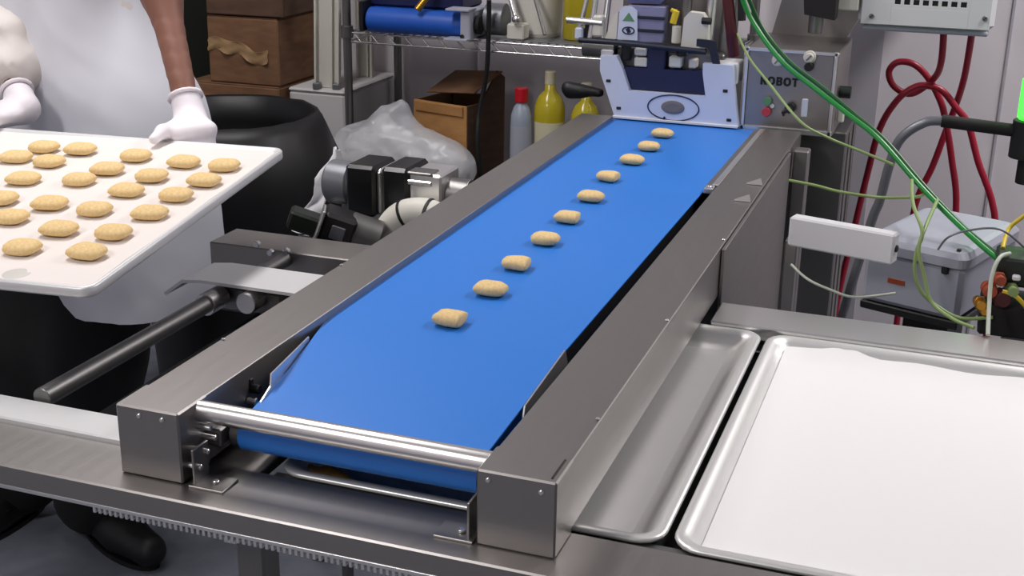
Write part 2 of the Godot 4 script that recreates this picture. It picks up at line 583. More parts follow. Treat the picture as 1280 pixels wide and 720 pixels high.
# ---------------------------------------------------------------- conveyor
func conveyor() -> void:
	var t := thing("belt_conveyor", "stainless belt conveyor with a bright blue belt carrying a row of dough", "conveyor", Vector3(0.26, FRAME, -0.9))
	part(t, "side_rail", w(t).box(Vector3(0.039, TOP - 0.0425, -0.925), Vector3(0.078, 0.083, 1.77), 0.0009), M.steel, "left side rail")
	part(t, "side_rail", w(t).box(Vector3(0.478, TOP - 0.0425, -0.925), Vector3(0.083, 0.083, 1.77), 0.0012), M.steel, "right side rail")
	part(t, "bright_edge", w(t).box(Vector3(0.434, TOP + 0.0005, -1.52), Vector3(0.012, 0.003, 0.55), 0.001), M.steel_bright)
	# end caps: folded sheet boxes a little proud of the rails
	var cap := w(t)
	cap.box(Vector3(0.040, TOP - 0.042, -0.0295), Vector3(0.082, 0.0865, 0.059), 0.002)
	part(t, "end_cap", cap, M.steel, "left end cap")
	cap = w(t)
	cap.box(Vector3(0.478, TOP - 0.0425, -0.0295), Vector3(0.086, 0.087, 0.059), 0.002)
	part(t, "end_cap", cap, M.steel, "right end cap")
	part(t, "cap_slot", w(t).box(Vector3(0.5135, TOP + 0.001, -0.03), Vector3(0.0025, 0.002, 0.045), 0.0005), M.black)
	for e in [[0.030, -0.009], [0.060, -0.009], [0.448, -0.009], [0.505, -0.012]]:
		part(t, "cap_screw", w(t).cyl(Vector3(e[0], TOP + e[1], -0.002), Vector3(e[0], TOP + e[1], 0.002), 0.003, 10), M.steel_bright)
	part(t, "cross_tube", w(t).cyl(Vector3(0.076, 0.9275, -0.043), Vector3(0.439, 0.9275, -0.043), 0.0125, 28), M.chrome, "polished round tube between the rail ends")
	# belt: the loop round the near roller, flat on top from the kink on
	var prof := []   # z, y, left edge x
	prof.append([-1.84, 0.928, 0.074])
	prof.append([-1.3, 0.928, 0.074])
	prof.append([-0.8, 0.928, 0.074])
	prof.append([-0.375, 0.928, 0.074])
	prof.append([-0.36, 0.9275, 0.0755])
	prof.append([-0.29, 0.925, 0.090])
	prof.append([-0.2, 0.919, 0.105])
	for i in 11:
		var a := deg_to_rad(94.0 - i * 18.4)
		prof.append([-0.077 + 0.0205 * cos(a), 0.8925 + 0.0205 * sin(a), 0.119])
	prof.append([-0.37, 0.872, 0.1])
	prof.append([-1.84, 0.872, 0.074])
	for i in 7:
		var a := deg_to_rad(-90.0 - i * 30.0)
		prof.append([-1.84 + 0.028 * cos(a), 0.900 + 0.028 * sin(a), 0.074])
	var b := w(t)
	var c := Vector3(0, 0.9, -0.9)
	var n := prof.size()
	for i in n:
		var e: Array = prof[i]
		var f: Array = prof[(i + 1) % n]
		var prev: Array = prof[(i + n - 1) % n]
		var next: Array = prof[(i + 2) % n]
		var r := []
		for q in [[e, prev, f], [f, e, next]]:
			var d := Vector2(q[2][0] - q[1][0], q[2][1] - q[1][1]).normalized()
			var nn := Vector3(0, -d.x, d.y) * -0.002   # inwards of the loop
			var o := Vector3(0, q[0][1], q[0][0])
			r.append([o, o - Vector3(0, d.x, -d.y) * 0.002, q[0][2]])
		var xr := 0.413
		var a0: Vector3 = r[0][0] + Vector3(r[0][2], 0, 0)
		var a1: Vector3 = r[0][0] + Vector3(xr, 0, 0)
		var b0: Vector3 = r[1][0] + Vector3(r[1][2], 0, 0)
		var b1: Vector3 = r[1][0] + Vector3(xr, 0, 0)
		var c0: Vector3 = r[0][1] + Vector3(r[0][2], 0, 0)
		var c1: Vector3 = r[0][1] + Vector3(xr, 0, 0)
		var d0: Vector3 = r[1][1] + Vector3(r[1][2], 0, 0)
		var d1: Vector3 = r[1][1] + Vector3(xr, 0, 0)
		b.quad(a0, b0, b1, a1, 1)
		b.quad(c1, d1, d0, c0, 2)
		b.quad(a1, b1, d1, c1)
		b.quad(c0, d0, b0, a0)
	part(t, "belt", b, M.belt, "smooth bright blue belt")
	part(t, "belt_roller", w(t).cyl(Vector3(0.106, 0.8925, -0.077), Vector3(0.428, 0.8925, -0.077), 0.0178, 24), M.steel_dark)
	part(t, "belt_bed", w(t).box(Vector3(0.252, 0.900, -1.06), Vector3(0.30, 0.030, 1.46), 0.002), M.black)  # bed coloured black so the gap beside the belt looks dark
	part(t, "slot_shade", w(t).box(Vector3(0.425, 0.875, -0.95), Vector3(0.02, 0.004, 1.75), 0.0005), M.black)  # black strip standing for the shade deep in the slot
	# thin guide plates beside the sloping end of the belt
	var side := Basis(Vector3(0, 0, -1), Vector3(0, 1, 0), Vector3(1, 0, 0))
	var slant := Basis(Vector3.UP, 0.175) * side
	part(t, "guide_plate", w(t).prism([Vector2(0.0, 0.900), Vector2(0.006, 0.916), Vector2(0.040, 0.922), Vector2(0.044, 0.936), Vector2(0.185, 0.930), Vector2(0.185, 0.905)], 0.002, Transform3D(slant, Vector3(0.1185, 0, -0.106))), M.steel_bright, "thin left guide plate along the belt edge")
	part(t, "rail_slot", w(t).box(Vector3(0.0785, 0.912, -0.158), Vector3(0.003, 0.018, 0.008), 0.001), M.black)
	part(t, "guide_plate", w(t).prism([Vector2(0.19, 0.900), Vector2(0.20, 0.924), Vector2(0.355, 0.936), Vector2(0.37, 0.905)], 0.002, Transform3D(side, Vector3(0.4165, 0, 0))), M.steel_bright, "thin right guide plate along the belt edge")
	part(t, "guide_spacer", w(t).cyl(Vector3(0.078, 0.908, -0.158), Vector3(0.091, 0.908, -0.158), 0.006, 12), M.black)
	part(t, "guide_spacer", w(t).cyl(Vector3(0.078, 0.896, -0.148), Vector3(0.091, 0.896, -0.148), 0.005, 12), M.bolt)
	# the clip where the slot beside the belt ends
	part(t, "slot_clip", w(t).box(Vector3(0.4255, 0.934, -1.235), Vector3(0.018, 0.010, 0.03), 0.001), M.steel_bright)
	part(t, "clip_bolt", w(t).cyl(Vector3(0.4265, 0.938, -1.228), Vector3(0.4265, 0.943, -1.228), 0.004, 12), M.bolt)
	part(t, "edge_strip", w(t).box(Vector3(0.4245, 0.9345, -1.53), Vector3(0.021, 0.003, 0.55), 0.001), M.steel)
	# feet
	for s in [[0.094, 0.116, 0.112], [0.425, 0.414, 0.410]]:
		var f := part(t, "foot_bracket", w(t).box(Vector3(s[0], 0.876, -0.018), Vector3(0.003, 0.044, 0.03), 0.0006).box(Vector3(s[2], FRAME + 0.0015, -0.014), Vector3(0.044, 0.003, 0.034), 0.0006), M.steel)
		part(f, "bolt", w(t).cyl(Vector3(s[1], FRAME + 0.003, -0.013), Vector3(s[1], FRAME + 0.007, -0.013), 0.0045, 6), M.bolt)
	for p in [Vector3(0.0965, 0.874, -0.012), Vector3(0.0965, 0.886, -0.028), Vector3(0.0965, 0.896, -0.044), Vector3(0.0965, 0.912, -0.036)]:
		part(t, "side_bolt", w(t).cyl(p - Vector3(0.018, 0, 0), p + Vector3(0.003, 0, 0), 0.0036, 6), M.bolt)
	part(t, "tension_block", w(t).box(Vector3(0.090, 0.8925, -0.075), Vector3(0.022, 0.022, 0.05), 0.002), M.steel_dark)
	for z in [-0.163, -0.499, -0.9]:
		part(t, "rivet", w(t).cyl(Vector3(0.516, TOP - 0.0005, z), Vector3(0.516, TOP + 0.0015, z), 0.0028, 10), M.bolt)
	for z in [-0.217, -0.546]:
		part(t, "rivet", w(t).cyl(Vector3(0.004, TOP - 0.0005, z), Vector3(0.004, TOP + 0.0015, z), 0.0026, 10), M.bolt)
	# hinge tabs on the far right rail
	for z in [-1.28, -1.15]:
		part(t, "rail_tab", w(t).prism([Vector2(0, 0), Vector2(0.03, 0), Vector2(0.02, 0.045)], 0.003, Transform3D(Basis(Vector3.RIGHT, -PI / 2), Vector3(0.487, TOP, z))), M.steel_bright)
	# the body beyond the back bar
	part(t, "side_skirt", w(t).box(Vector3(0.5235, 0.72, -1.23), Vector3(0.006, 0.432, 0.74), 0.001), M.steel)
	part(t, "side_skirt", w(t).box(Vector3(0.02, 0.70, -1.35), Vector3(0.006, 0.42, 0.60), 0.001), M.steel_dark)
	part(t, "support_post", w(t).box(Vector3(0.541, 0.465, -1.672), Vector3(0.032, 0.93, 0.04), 0.003), M.steel)
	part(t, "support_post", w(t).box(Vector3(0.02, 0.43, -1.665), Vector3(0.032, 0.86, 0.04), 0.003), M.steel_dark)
	# black drive cover under the belt
	part(t, "drive_cover", w(t).box(Vector3(0.27, 0.70, -1.3), Vector3(0.48, 0.3, 0.66), 0.004), M.black)

func trays() -> void:
	var prof := [[0.005, -0.006], [0.001, -0.005], [0.0, -0.002], [0.002, 0.0], [0.005, 0.0008], [0.012, 0.0], [0.018, -0.006], [0.028, -0.0165], [0.035, -0.0205], [0.044, -0.0225]]
	var under := [[0.006, -0.007], [0.011, -0.004], [0.018, -0.0085], [0.031, -0.022], [0.042, -0.0255]]
	var a := MeshInstance3D.new()
	a.name = numbered("baking_tray")
	a.mesh = B.new().pan(0.462, 0.668, 0.032, prof, under).done()
	a.material_override = M.aluminium
	a.position = Vector3(0.383, FRAME - 0.005, -0.412)
	add_child(a)
	tag(a, "empty bare aluminium baking tray half hidden under the conveyor", "tray")
	var c := a.duplicate()
	c.name = numbered("baking_tray")
	c.position = Vector3(0.8525, FRAME - 0.005, -0.412)
	add_child(c)
	tag(c, "aluminium baking tray lined with white paper, right of the conveyor", "tray")
	# dried crumbs on the bare tray under the roller
	var cr := B.new()
	var cp := Vector3(0.200, FRAME - 0.0205, -0.122)
	cr.blob([[cp + Vector3(-0.03, 0, 0.0), cp + Vector3(0.02, 0, 0.012), 0.006, 0.008], [cp + Vector3(0.0, 0.002, 0), cp + Vector3(0.04, 0, 0.014), 0.007, 0.004]], 0.003, 0.003)
	solo("dough_scrap", cr, M.crumb, "brown dough scrap on the bare tray below the blue roller", "dough scrap", "", cp)
	# paper, up at the back edge and rippled there
	var rows := []
	for i in 31:
		var l := []
		var v := float(i) / 30
		for j in 25:
			var u := float(j) / 24
			var px := 0.650 + u * 0.412
			var back := clampf((v - 0.86) / 0.14, 0, 1)
			var wall := wall_height(px - 0.6215)
			var rip := exp(-pow((u - 0.22) / 0.07, 2)) * 0.009 + sin(u * 17.0) * 0.0014
			var pz := -0.104 - v * 0.615 - back * (0.003 + rip * 1.2)
			var py: float = FRAME - 0.0036 + maxf(maxf(wall, wall_height(pz + 0.746)), maxf(wall_height(-0.078 - pz), -0.0222 + back * back * (0.008 + rip * 0.5))) + 0.0003 * sin(u * 9 + v * 7)
			l.append(Vector3(px, py, pz))
		rows.append(l)
	var pp := solo("baking_paper", B.new().sheet(rows, -0.0006), M.paper, "white baking paper sheet lying in the right-hand tray", "paper", "", Vector3(0.856, FRAME - 0.027, -0.41))
	for e in [[0.655, -0.632], [0.678, -0.628], [0.706, -0.624]]:
		part(pp, "grease_mark", B.new(pp.transform.affine_inverse()).lathe(Vector3(e[0], FRAME - 0.0257, e[1]), Vector3.UP, [[0.0, 0.0], [0.006, 0.0], [0.005, 0.0005], [0, 0.0006]], 12, false), M.grease, "faint grey grease spot")

func wall_height(inset: float) -> float:   # the height of a tray's sloping wall that far in from its edge
	if inset < 0.032:
		return lerpf(-0.006, -0.019, clampf((inset - 0.018) / 0.014, 0, 1))
	return lerpf(-0.019, -0.0225, clampf((inset - 0.032) / 0.010, 0, 1))

func dough_mesh(sd: int, clip := false) -> ArrayMesh:
	var n := FastNoiseLite.new()
	n.seed = sd
	n.frequency = 28.0
	var b := B.new()
	var rings := []
	for i in range(0, 9):
		var ph := PI * i / 8.0 - PI / 2
		var ring := []
		for k in 28:
			var t := TAU * k / 28
			var cx := signf(cos(t)) * pow(absf(cos(t)), 0.62)
			var cz := signf(sin(t)) * pow(absf(sin(t)), 0.62)
			var cr := pow(maxf(cos(ph), 0.0), 0.6)
			var p := Vector3(cx * 0.0245 * cr, sin(ph) * 0.0095, -cz * 0.0195 * cr)
			if clip and p.x > 0.016:
				p.x = 0.016 + (p.x - 0.016) * 0.25
				p.z *= 1.12
			var q := p * (1.0 + 0.13 * n.get_noise_3dv(p))
			q.y += 0.0095
			if i == 0 or i == 8:
				q = Vector3(0, p.y + 0.0095, 0)
			ring.append(q)
		rings.append(ring)
	for i in 8:
		for k in 28:
			var m := (k + 1) % 28
			if i > 0:
				b.tri(rings[i][k], rings[i][m], rings[i + 1][m], 0)
			if i < 7:
				b.tri(rings[i][k], rings[i + 1][m], rings[i + 1][k], 0)
			if i == 0:
				b.tri(rings[0][k], rings[1][m], rings[1][k], 0)
	return b.done()

func dough(mesh: Mesh, at: Transform3D, label: String, group: String) -> void:
	var o := MeshInstance3D.new()
	o.name = numbered("dough_piece")
	o.mesh = mesh
	o.material_override = M.dough
	o.transform = at
	add_child(o)
	tag(o, label, "dough piece", group)

const TRAY_W := 0.66
const TRAY_L := 0.635

func tray_frame() -> Transform3D:   # the hand-held tray: origin at its far right corner, +z towards the camera
	return Transform3D(Basis(Vector3.UP, 0.105) * Basis(Vector3.RIGHT, 0.074), Vector3(-0.239, 0.10 + TOP, -0.82))

func cookies() -> void:
	var ord := ["first", "second", "third", "fourth", "fifth", "sixth", "seventh", "eighth", "ninth", "tenth"]
	var mesh := []
	for i in 4:
		mesh.append(dough_mesh(20 + i, i % 2 == 0))
	var zs := [-0.403, -0.536, -0.663, -0.803, -0.939, -1.086, -1.244, -1.398, -1.534, -1.673]
	var xs := [0.241, 0.248, 0.244, 0.243, 0.239, 0.236, 0.226, 0.232, 0.234, 0.230]
	for i in 10:
		var what := "oval beige dough piece, %s on the blue belt counted from the chrome cross tube" % ord[i]
		if i == 9:
			what = "oval beige dough piece right under the depositor, last on the blue belt"
		dough(mesh[[0, 1, 2, 3, 0, 1, 2, 1, 3, 1][i]], Transform3D(Basis(Vector3.UP, rng.randf_range(-0.12, 0.06)), Vector3(xs[i], 0.9283, zs[i])), what, "dough pieces on the blue belt")
	var f := tray_frame()
	var t := MeshInstance3D.new()
	t.name = numbered("baking_tray")
	t.mesh = B.new().pan(TRAY_W, TRAY_L, 0.02, [[0.004, -0.016], [0.001, -0.015], [0.0, -0.012], [0.0, -0.003], [0.002, 0.0], [0.006, 0.0], [0.010, -0.003], [0.016, -0.0045]], [[0.004, -0.016], [0.016, -0.017]]).done()
	t.material_override = M.strip
	t.transform = f * Transform3D(Basis(), Vector3(-TRAY_W / 2, 0, TRAY_L / 2))
	add_child(t)
	tag(t, "baking tray of dough pieces held up in both hands by the worker", "tray")
	var pb := B.new()
	var rows := []
	for i in 13:
		var l := []
		for j in 13:
			l.append(Vector3(-0.322 + 0.644 * j / 12.0, -0.0036 + 0.0008 * sin(i * 1.3 + j * 0.7), 0.309 - 0.618 * i / 12.0))
		rows.append(l)
	pb.sheet(rows, -0.0006)
	var p := MeshInstance3D.new()
	p.name = numbered("baking_paper")
	p.mesh = pb.done()
	p.material_override = M.paper_tray
	p.transform = t.transform
	add_child(p)
	tag(p, "white baking paper under the dough on the held tray", "paper")
	var spot := MeshInstance3D.new()
	spot.name = "grease_mark"
	spot.mesh = B.new().lathe(Vector3(0.204, -0.0030, 0.288), Vector3.UP, [[0.0, 0.0], [0.021, 0.0], [0.018, 0.0006], [0, 0.0007]], 20, false).done()
	spot.material_override = M.grease
	spot.set_meta("label", "grey grease mark where a dough piece lay")
	p.add_child(spot)
	var rws := [[[-0.163, 0.535], [-0.067, 0.530]], [[-0.251, 0.430], [-0.154, 0.459], [-0.071, 0.452]], [[-0.229, 0.364], [-0.149, 0.371], [-0.060, 0.368], [-0.315, 0.36]], [[-0.337, 0.268], [-0.247, 0.251], [-0.146, 0.283], [-0.061, 0.283]], [[-0.416, 0.169], [-0.348, 0.176], [-0.232, 0.192], [-0.144, 0.206], [-0.051, 0.209]], [[-0.403, 0.105], [-0.335, 0.103], [-0.223, 0.114], [-0.128, 0.128], [-0.054, 0.129]]]
	var rn := ["nearest row", "second row from near edge", "third row from near edge", "fourth row from near edge", "second row from far edge", "farthest row"]
	for i in rws.size():
		var row: Array = rws[i]
		row.sort_custom(func(a, b): return a[0] > b[0])
		for k in row.size():
			var pos := ["rightmost", "second from right", "third from right", "fourth from right", "leftmost"]
			var wh: String = pos[k] if k < row.size() - 1 or row.size() == 1 else "leftmost"
			var tr := f * Transform3D(Basis(Vector3.UP, rng.randf_range(-0.12, 0.12)).scaled(Vector3(1.08, 0.9, 1.12)), Vector3(row[k][0], -0.0030, row[k][1]))
			dough(mesh[1 + 2 * ((i + k) % 2)], tr, "dough piece on the held tray, %s, %s" % [rn[i], wh], "dough pieces on the held tray")

# ---------------------------------------------------------------- depositor
func depositor() -> void:
	var t := thing("dough_depositor", "white and navy dough depositor standing over the far end of the belt", "machine", Vector3(0.2, 0, -2.0))
	part(t, "base_column", w(t).box(Vector3(0.19, 0.42, -2.08), Vector3(0.32, 0.84, 0.30), 0.004), M.steel_dark)
	part(t, "housing", w(t).box(Vector3(0.19, 0.98, -2.02), Vector3(0.26, 0.22, 0.28), 0.004), M.steel_dark)
	part(t, "upper_column", w(t).box(Vector3(0.17, 1.42, -2.08), Vector3(0.26, 0.72, 0.16), 0.004), M.steel)
	var z := -1.85
	var fp := part(t, "front_plate", w(t).prism([Vector2(0.036, 1.040), Vector2(0.036, 1.075), Vector2(0.075, 1.078), Vector2(0.092, 1.045), Vector2(0.110, 0.998), Vector2(0.292, 0.998), Vector2(0.282, 1.050), Vector2(0.281, 1.074), Vector2(0.350, 1.074), Vector2(0.355, 1.036), Vector2(0.372, 0.933), Vector2(0.076, 0.935)], 0.022, Transform3D(Basis(), Vector3(0, 0, z))), M.pale_blue, "white notched front plate")
	for e in [[0.058, 1.018], [0.086, 0.955], [0.337, 1.015], [0.350, 0.948]]:
		part(fp, "bolt_slot", w(t).box(Vector3(e[0], e[1], z + 0.0225), Vector3(0.011, 0.007, 0.003), 0.001), M.black)
	part(t, "plate_flange", w(t).box(Vector3(0.045, 1.062, -1.885), Vector3(0.03, 0.05, 0.07), 0.003), M.white)
	part(t, "plate_flange", w(t).box(Vector3(0.33, 1.052, -1.885), Vector3(0.06, 0.05, 0.07), 0.003), M.white)
	part(t, "bottom_edge", w(t).box(Vector3(0.222, 0.934, -1.826), Vector3(0.30, 0.006, 0.008), 0.001), M.white)
	# ring with the dark die in it
	var ring := w(t)
	var pts := []
	for i in 41:
		var a := TAU * i / 40
		pts.append(Vector3(0.2175 + 0.061 * cos(a), 0.966 + 0.030 * sin(a), z + 0.0225))
	ring.tube(pts, 0.0016, 8, false)
	part(t, "die_ring", ring, M.navy)
	var die := w(t)
	die.lathe(Vector3(0, 0, 0), Vector3.UP, [[0.0, 0], [0.026, 0.0], [0.024, 0.003], [0.016, 0.004], [0, 0.0035]], 24)
	die = B.new(t.transform.affine_inverse() * Transform3D(Basis(Vector3.RIGHT, PI / 2).scaled(Vector3(1.1, 0.62, 1)), Vector3(0.2165, 0.967, z + 0.0215)))
	die.lathe(Vector3.ZERO, Vector3.UP, [[0.0, 0], [0.026, 0.0], [0.024, 0.003], [0.016, 0.004], [0, 0.0035]], 24)
	part(t, "die", die, M.die)
	part(t, "die_stem", w(t).cyl(Vector3(0.198, 0.934, z + 0.024), Vector3(0.198, 0.944, z + 0.024), 0.0025, 8), M.navy)
	# navy slide in the notch
	part(t, "slide_block", w(t).prism([Vector2(0.086, 1.050), Vector2(0.287, 1.053), Vector2(0.296, 1.000), Vector2(0.108, 1.000)], 0.03, Transform3D(Basis(), Vector3(0, 0, z - 0.025))), M.navy)
	part(t, "slide_neck", w(t).box(Vector3(0.166, 1.076, z - 0.01), Vector3(0.044, 0.056, 0.03), 0.003), M.navy)
	part(t, "guide_block", w(t).box(Vector3(0.128, 1.088, z - 0.01), Vector3(0.030, 0.017, 0.03), 0.003), M.cream)
	part(t, "guide_block", w(t).box(Vector3(0.130, 1.064, z - 0.01), Vector3(0.032, 0.022, 0.03), 0.003), M.cream)
	part(t, "guide_block", w(t).box(Vector3(0.212, 1.070, z - 0.01), Vector3(0.030, 0.026, 0.03), 0.003), M.cream)
	part(t, "guide_block", w(t).box(Vector3(0.252, 1.068, z - 0.015), Vector3(0.018, 0.022, 0.03), 0.003), M.cream)
	part(t, "guide_block", w(t).box(Vector3(0.195, 1.098, z - 0.015), Vector3(0.02, 0.01, 0.03), 0.003), M.steel)
	part(t, "dark_coupling", w(t).cyl(Vector3(0.225, 1.104, z), Vector3(0.225, 1.085, z), 0.012, 16), M.black)
	part(t, "dark_coupling", w(t).cyl(Vector3(0.09, 1.10, z - 0.01), Vector3(0.09, 1.065, z - 0.01), 0.012, 16), M.black)
	part(t, "drum", w(t).cyl(Vector3(-0.02, 1.088, z - 0.03), Vector3(0.06, 1.088, z - 0.03), 0.024, 24), M.steel_dark)
	part(t, "tie_bar", w(t).tube([Vector3(-0.02, 1.108, z + 0.015), Vector3(0.10, 1.107, z + 0.015), Vector3(0.285, 1.100, z + 0.015)], 0.0065, 10), M.navy_dark)
	# upper deck
	part(t, "deck_panel", w(t).box(Vector3(0.132, 1.150, -1.885), Vector3(0.09, 0.086, 0.04), 0.003), M.lavender)
	for y in [1.136, 1.166]:
		part(t, "deck_rib", w(t).box(Vector3(0.145, y, -1.864), Vector3(0.066, 0.007, 0.006), 0.001), M.navy_dark)
	part(t, "blue_hood", w(t).box(Vector3(0.125, 1.235, -1.90), Vector3(0.10, 0.075, 0.08), 0.012), M.lavender)
	var lab := part(t, "label_tile", w(t).prism([Vector2(0.066, 1.112), Vector2(0.116, 1.112), Vector2(0.112, 1.180), Vector2(0.098, 1.190), Vector2(0.080, 1.190), Vector2(0.070, 1.180)], 0.006, Transform3D(Basis(), Vector3(0, 0, -1.866))), M.pale_blue, "pale tile with a warning triangle and a navy emblem")
	part(lab, "warning_triangle", w(t).prism([Vector2(0.078, 1.156), Vector2(0.107, 1.156), Vector2(0.0925, 1.176)], 0.001, Transform3D(Basis(), Vector3(0, 0, -1.860))), M.dial_green)
	var em := w(t)
	var ep := []
	for i in 21:
		var a := TAU * i / 20
		ep.append(Vector3(0.093 + 0.014 * cos(a), 1.134 + 0.008 * sin(a), -1.8595))
	em.tube(ep, 0.0016, 6, false)
	em.box(Vector3(0.093, 1.134, -1.8595), Vector3(0.009, 0.012, 0.002), 0.0005, Basis(Vector3.BACK, 0.5))
	part(lab, "emblem", em, M.navy)
	part(t, "side_flange", w(t).prism([Vector2(0.036, 1.112), Vector2(0.064, 1.112), Vector2(0.066, 1.175), Vector2(0.054, 1.165)], 0.008, Transform3D(Basis(), Vector3(0, 0, -1.87))), M.cream)
	var wb := w(t)
	wb.prism([Vector2(0.222, 1.105), Vector2(0.275, 1.103), Vector2(0.284, 1.120), Vector2(0.282, 1.165), Vector2(0.268, 1.184), Vector2(0.238, 1.186), Vector2(0.226, 1.172)], 0.03, Transform3D(Basis(), Vector3(0, 0, -1.88)))
	part(t, "piston_head", wb, M.cream, "rounded cream piston head")
	part(t, "lever", w(t).prism([Vector2(0.262, 1.128), Vector2(0.304, 1.126), Vector2(0.319, 1.072), Vector2(0.303, 1.071), Vector2(0.291, 1.108), Vector2(0.262, 1.112)], 0.012, Transform3D(Basis(), Vector3(0, 0, -1.845))), M.navy_dark, "bent navy lever")
	part(t, "clamp_screw", w(t).cyl(Vector3(0.268, 1.168, -1.85), Vector3(0.29, 1.168, -1.85), 0.008, 12), M.black)
	part(t, "fitting", w(t).cyl(Vector3(0.196, 1.155, -1.87), Vector3(0.203, 1.185, -1.87), 0.008, 12).cyl(Vector3(0.19, 1.186, -1.87), Vector3(0.205, 1.182, -1.87), 0.005, 10), M.yellow, "small yellow air fitting")
	part(t, "fitting_body", w(t).cyl(Vector3(0.205, 1.11, -1.875), Vector3(0.205, 1.15, -1.875), 0.011, 14), M.cream)
	part(t, "plunger", w(t).cyl(Vector3(0.222, 1.12, -1.89), Vector3(0.222, 1.30, -1.89), 0.013, 16), M.steel_dark)
	part(t, "support_rod", w(t).cyl(Vector3(0.275, 1.10, -1.90), Vector3(0.290, 1.45, -1.90), 0.012, 16), M.steel_bright)
	part(t, "support_rod", w(t).cyl(Vector3(0.308, 1.06, -1.93), Vector3(0.330, 1.45, -1.93), 0.016, 16), M.steel)
	# clutter of fittings at the upper left
	var rods := [[Vector3(0.00, 1.11, -1.86), Vector3(0.012, 1.26, -1.88), 0.007], [Vector3(-0.035, 1.115, -1.88), Vector3(-0.015, 1.24, -1.9), 0.006], [Vector3(0.03, 1.11, -1.87), Vector3(0.035, 1.25, -1.9), 0.008]]
	for e in rods:
		part(t, "air_rod", w(t).cyl(e[0], e[1], e[2], 12), M.bolt)
	part(t, "valve_body", w(t).cyl(Vector3(-0.06, 1.150, -1.86), Vector3(0.03, 1.148, -1.86), 0.008, 12), M.chrome)
	part(t, "valve_body", w(t).box(Vector3(0.018, 1.14, -1.87), Vector3(0.024, 0.05, 0.03), 0.004), M.cream)
	part(t, "valve_body", w(t).box(Vector3(-0.028, 1.12, -1.87), Vector3(0.02, 0.03, 0.03), 0.004), M.pale_blue)
	part(t, "valve_body", w(t).box(Vector3(-0.01, 1.13, -1.875), Vector3(0.012, 0.05, 0.02), 0.002), M.black)
	# black clamp knob at the left of the plate
	var kb := B.new()
	var kx := Vector3(-0.012, 0.978, -1.88)
	kb.blob([[kx + Vector3(-0.045, 0.006, 0), kx + Vector3(0.035, 0, 0), 0.017, 0.011], [kx + Vector3(-0.04, -0.008, 0), kx + Vector3(-0.01, -0.004, 0), 0.012, 0.012]], 0.006, 0.005)
	kb.x = t.transform.affine_inverse()
	kb = w(t)
	kb.blob([[kx + Vector3(-0.045, 0.006, 0), kx + Vector3(0.035, 0, 0), 0.017, 0.011], [kx + Vector3(-0.04, -0.008, 0), kx + Vector3(-0.01, -0.004, 0), 0.012, 0.012]], 0.006, 0.005)
	part(t, "clamp_knob", kb, M.black)
	# brown-red rubber hoses at the right of the column
	hose("rubber_hose", [Vector3(0.322, 1.36, -1.80), Vector3(0.330, 1.25, -1.80), Vector3(0.345, 1.16, -1.80), Vector3(0.352, 1.10, -1.82)], 0.013, M.red_dark, "brown-red rubber hose hanging beside the depositor, left of the green tubes", "hose")
	hose("rubber_hose", [Vector3(0.352, 1.36, -1.80), Vector3(0.362, 1.25, -1.80), Vector3(0.368, 1.18, -1.80)], 0.009, M.rubber, "thin dark rubber hose behind the top of the green tubes", "hose")

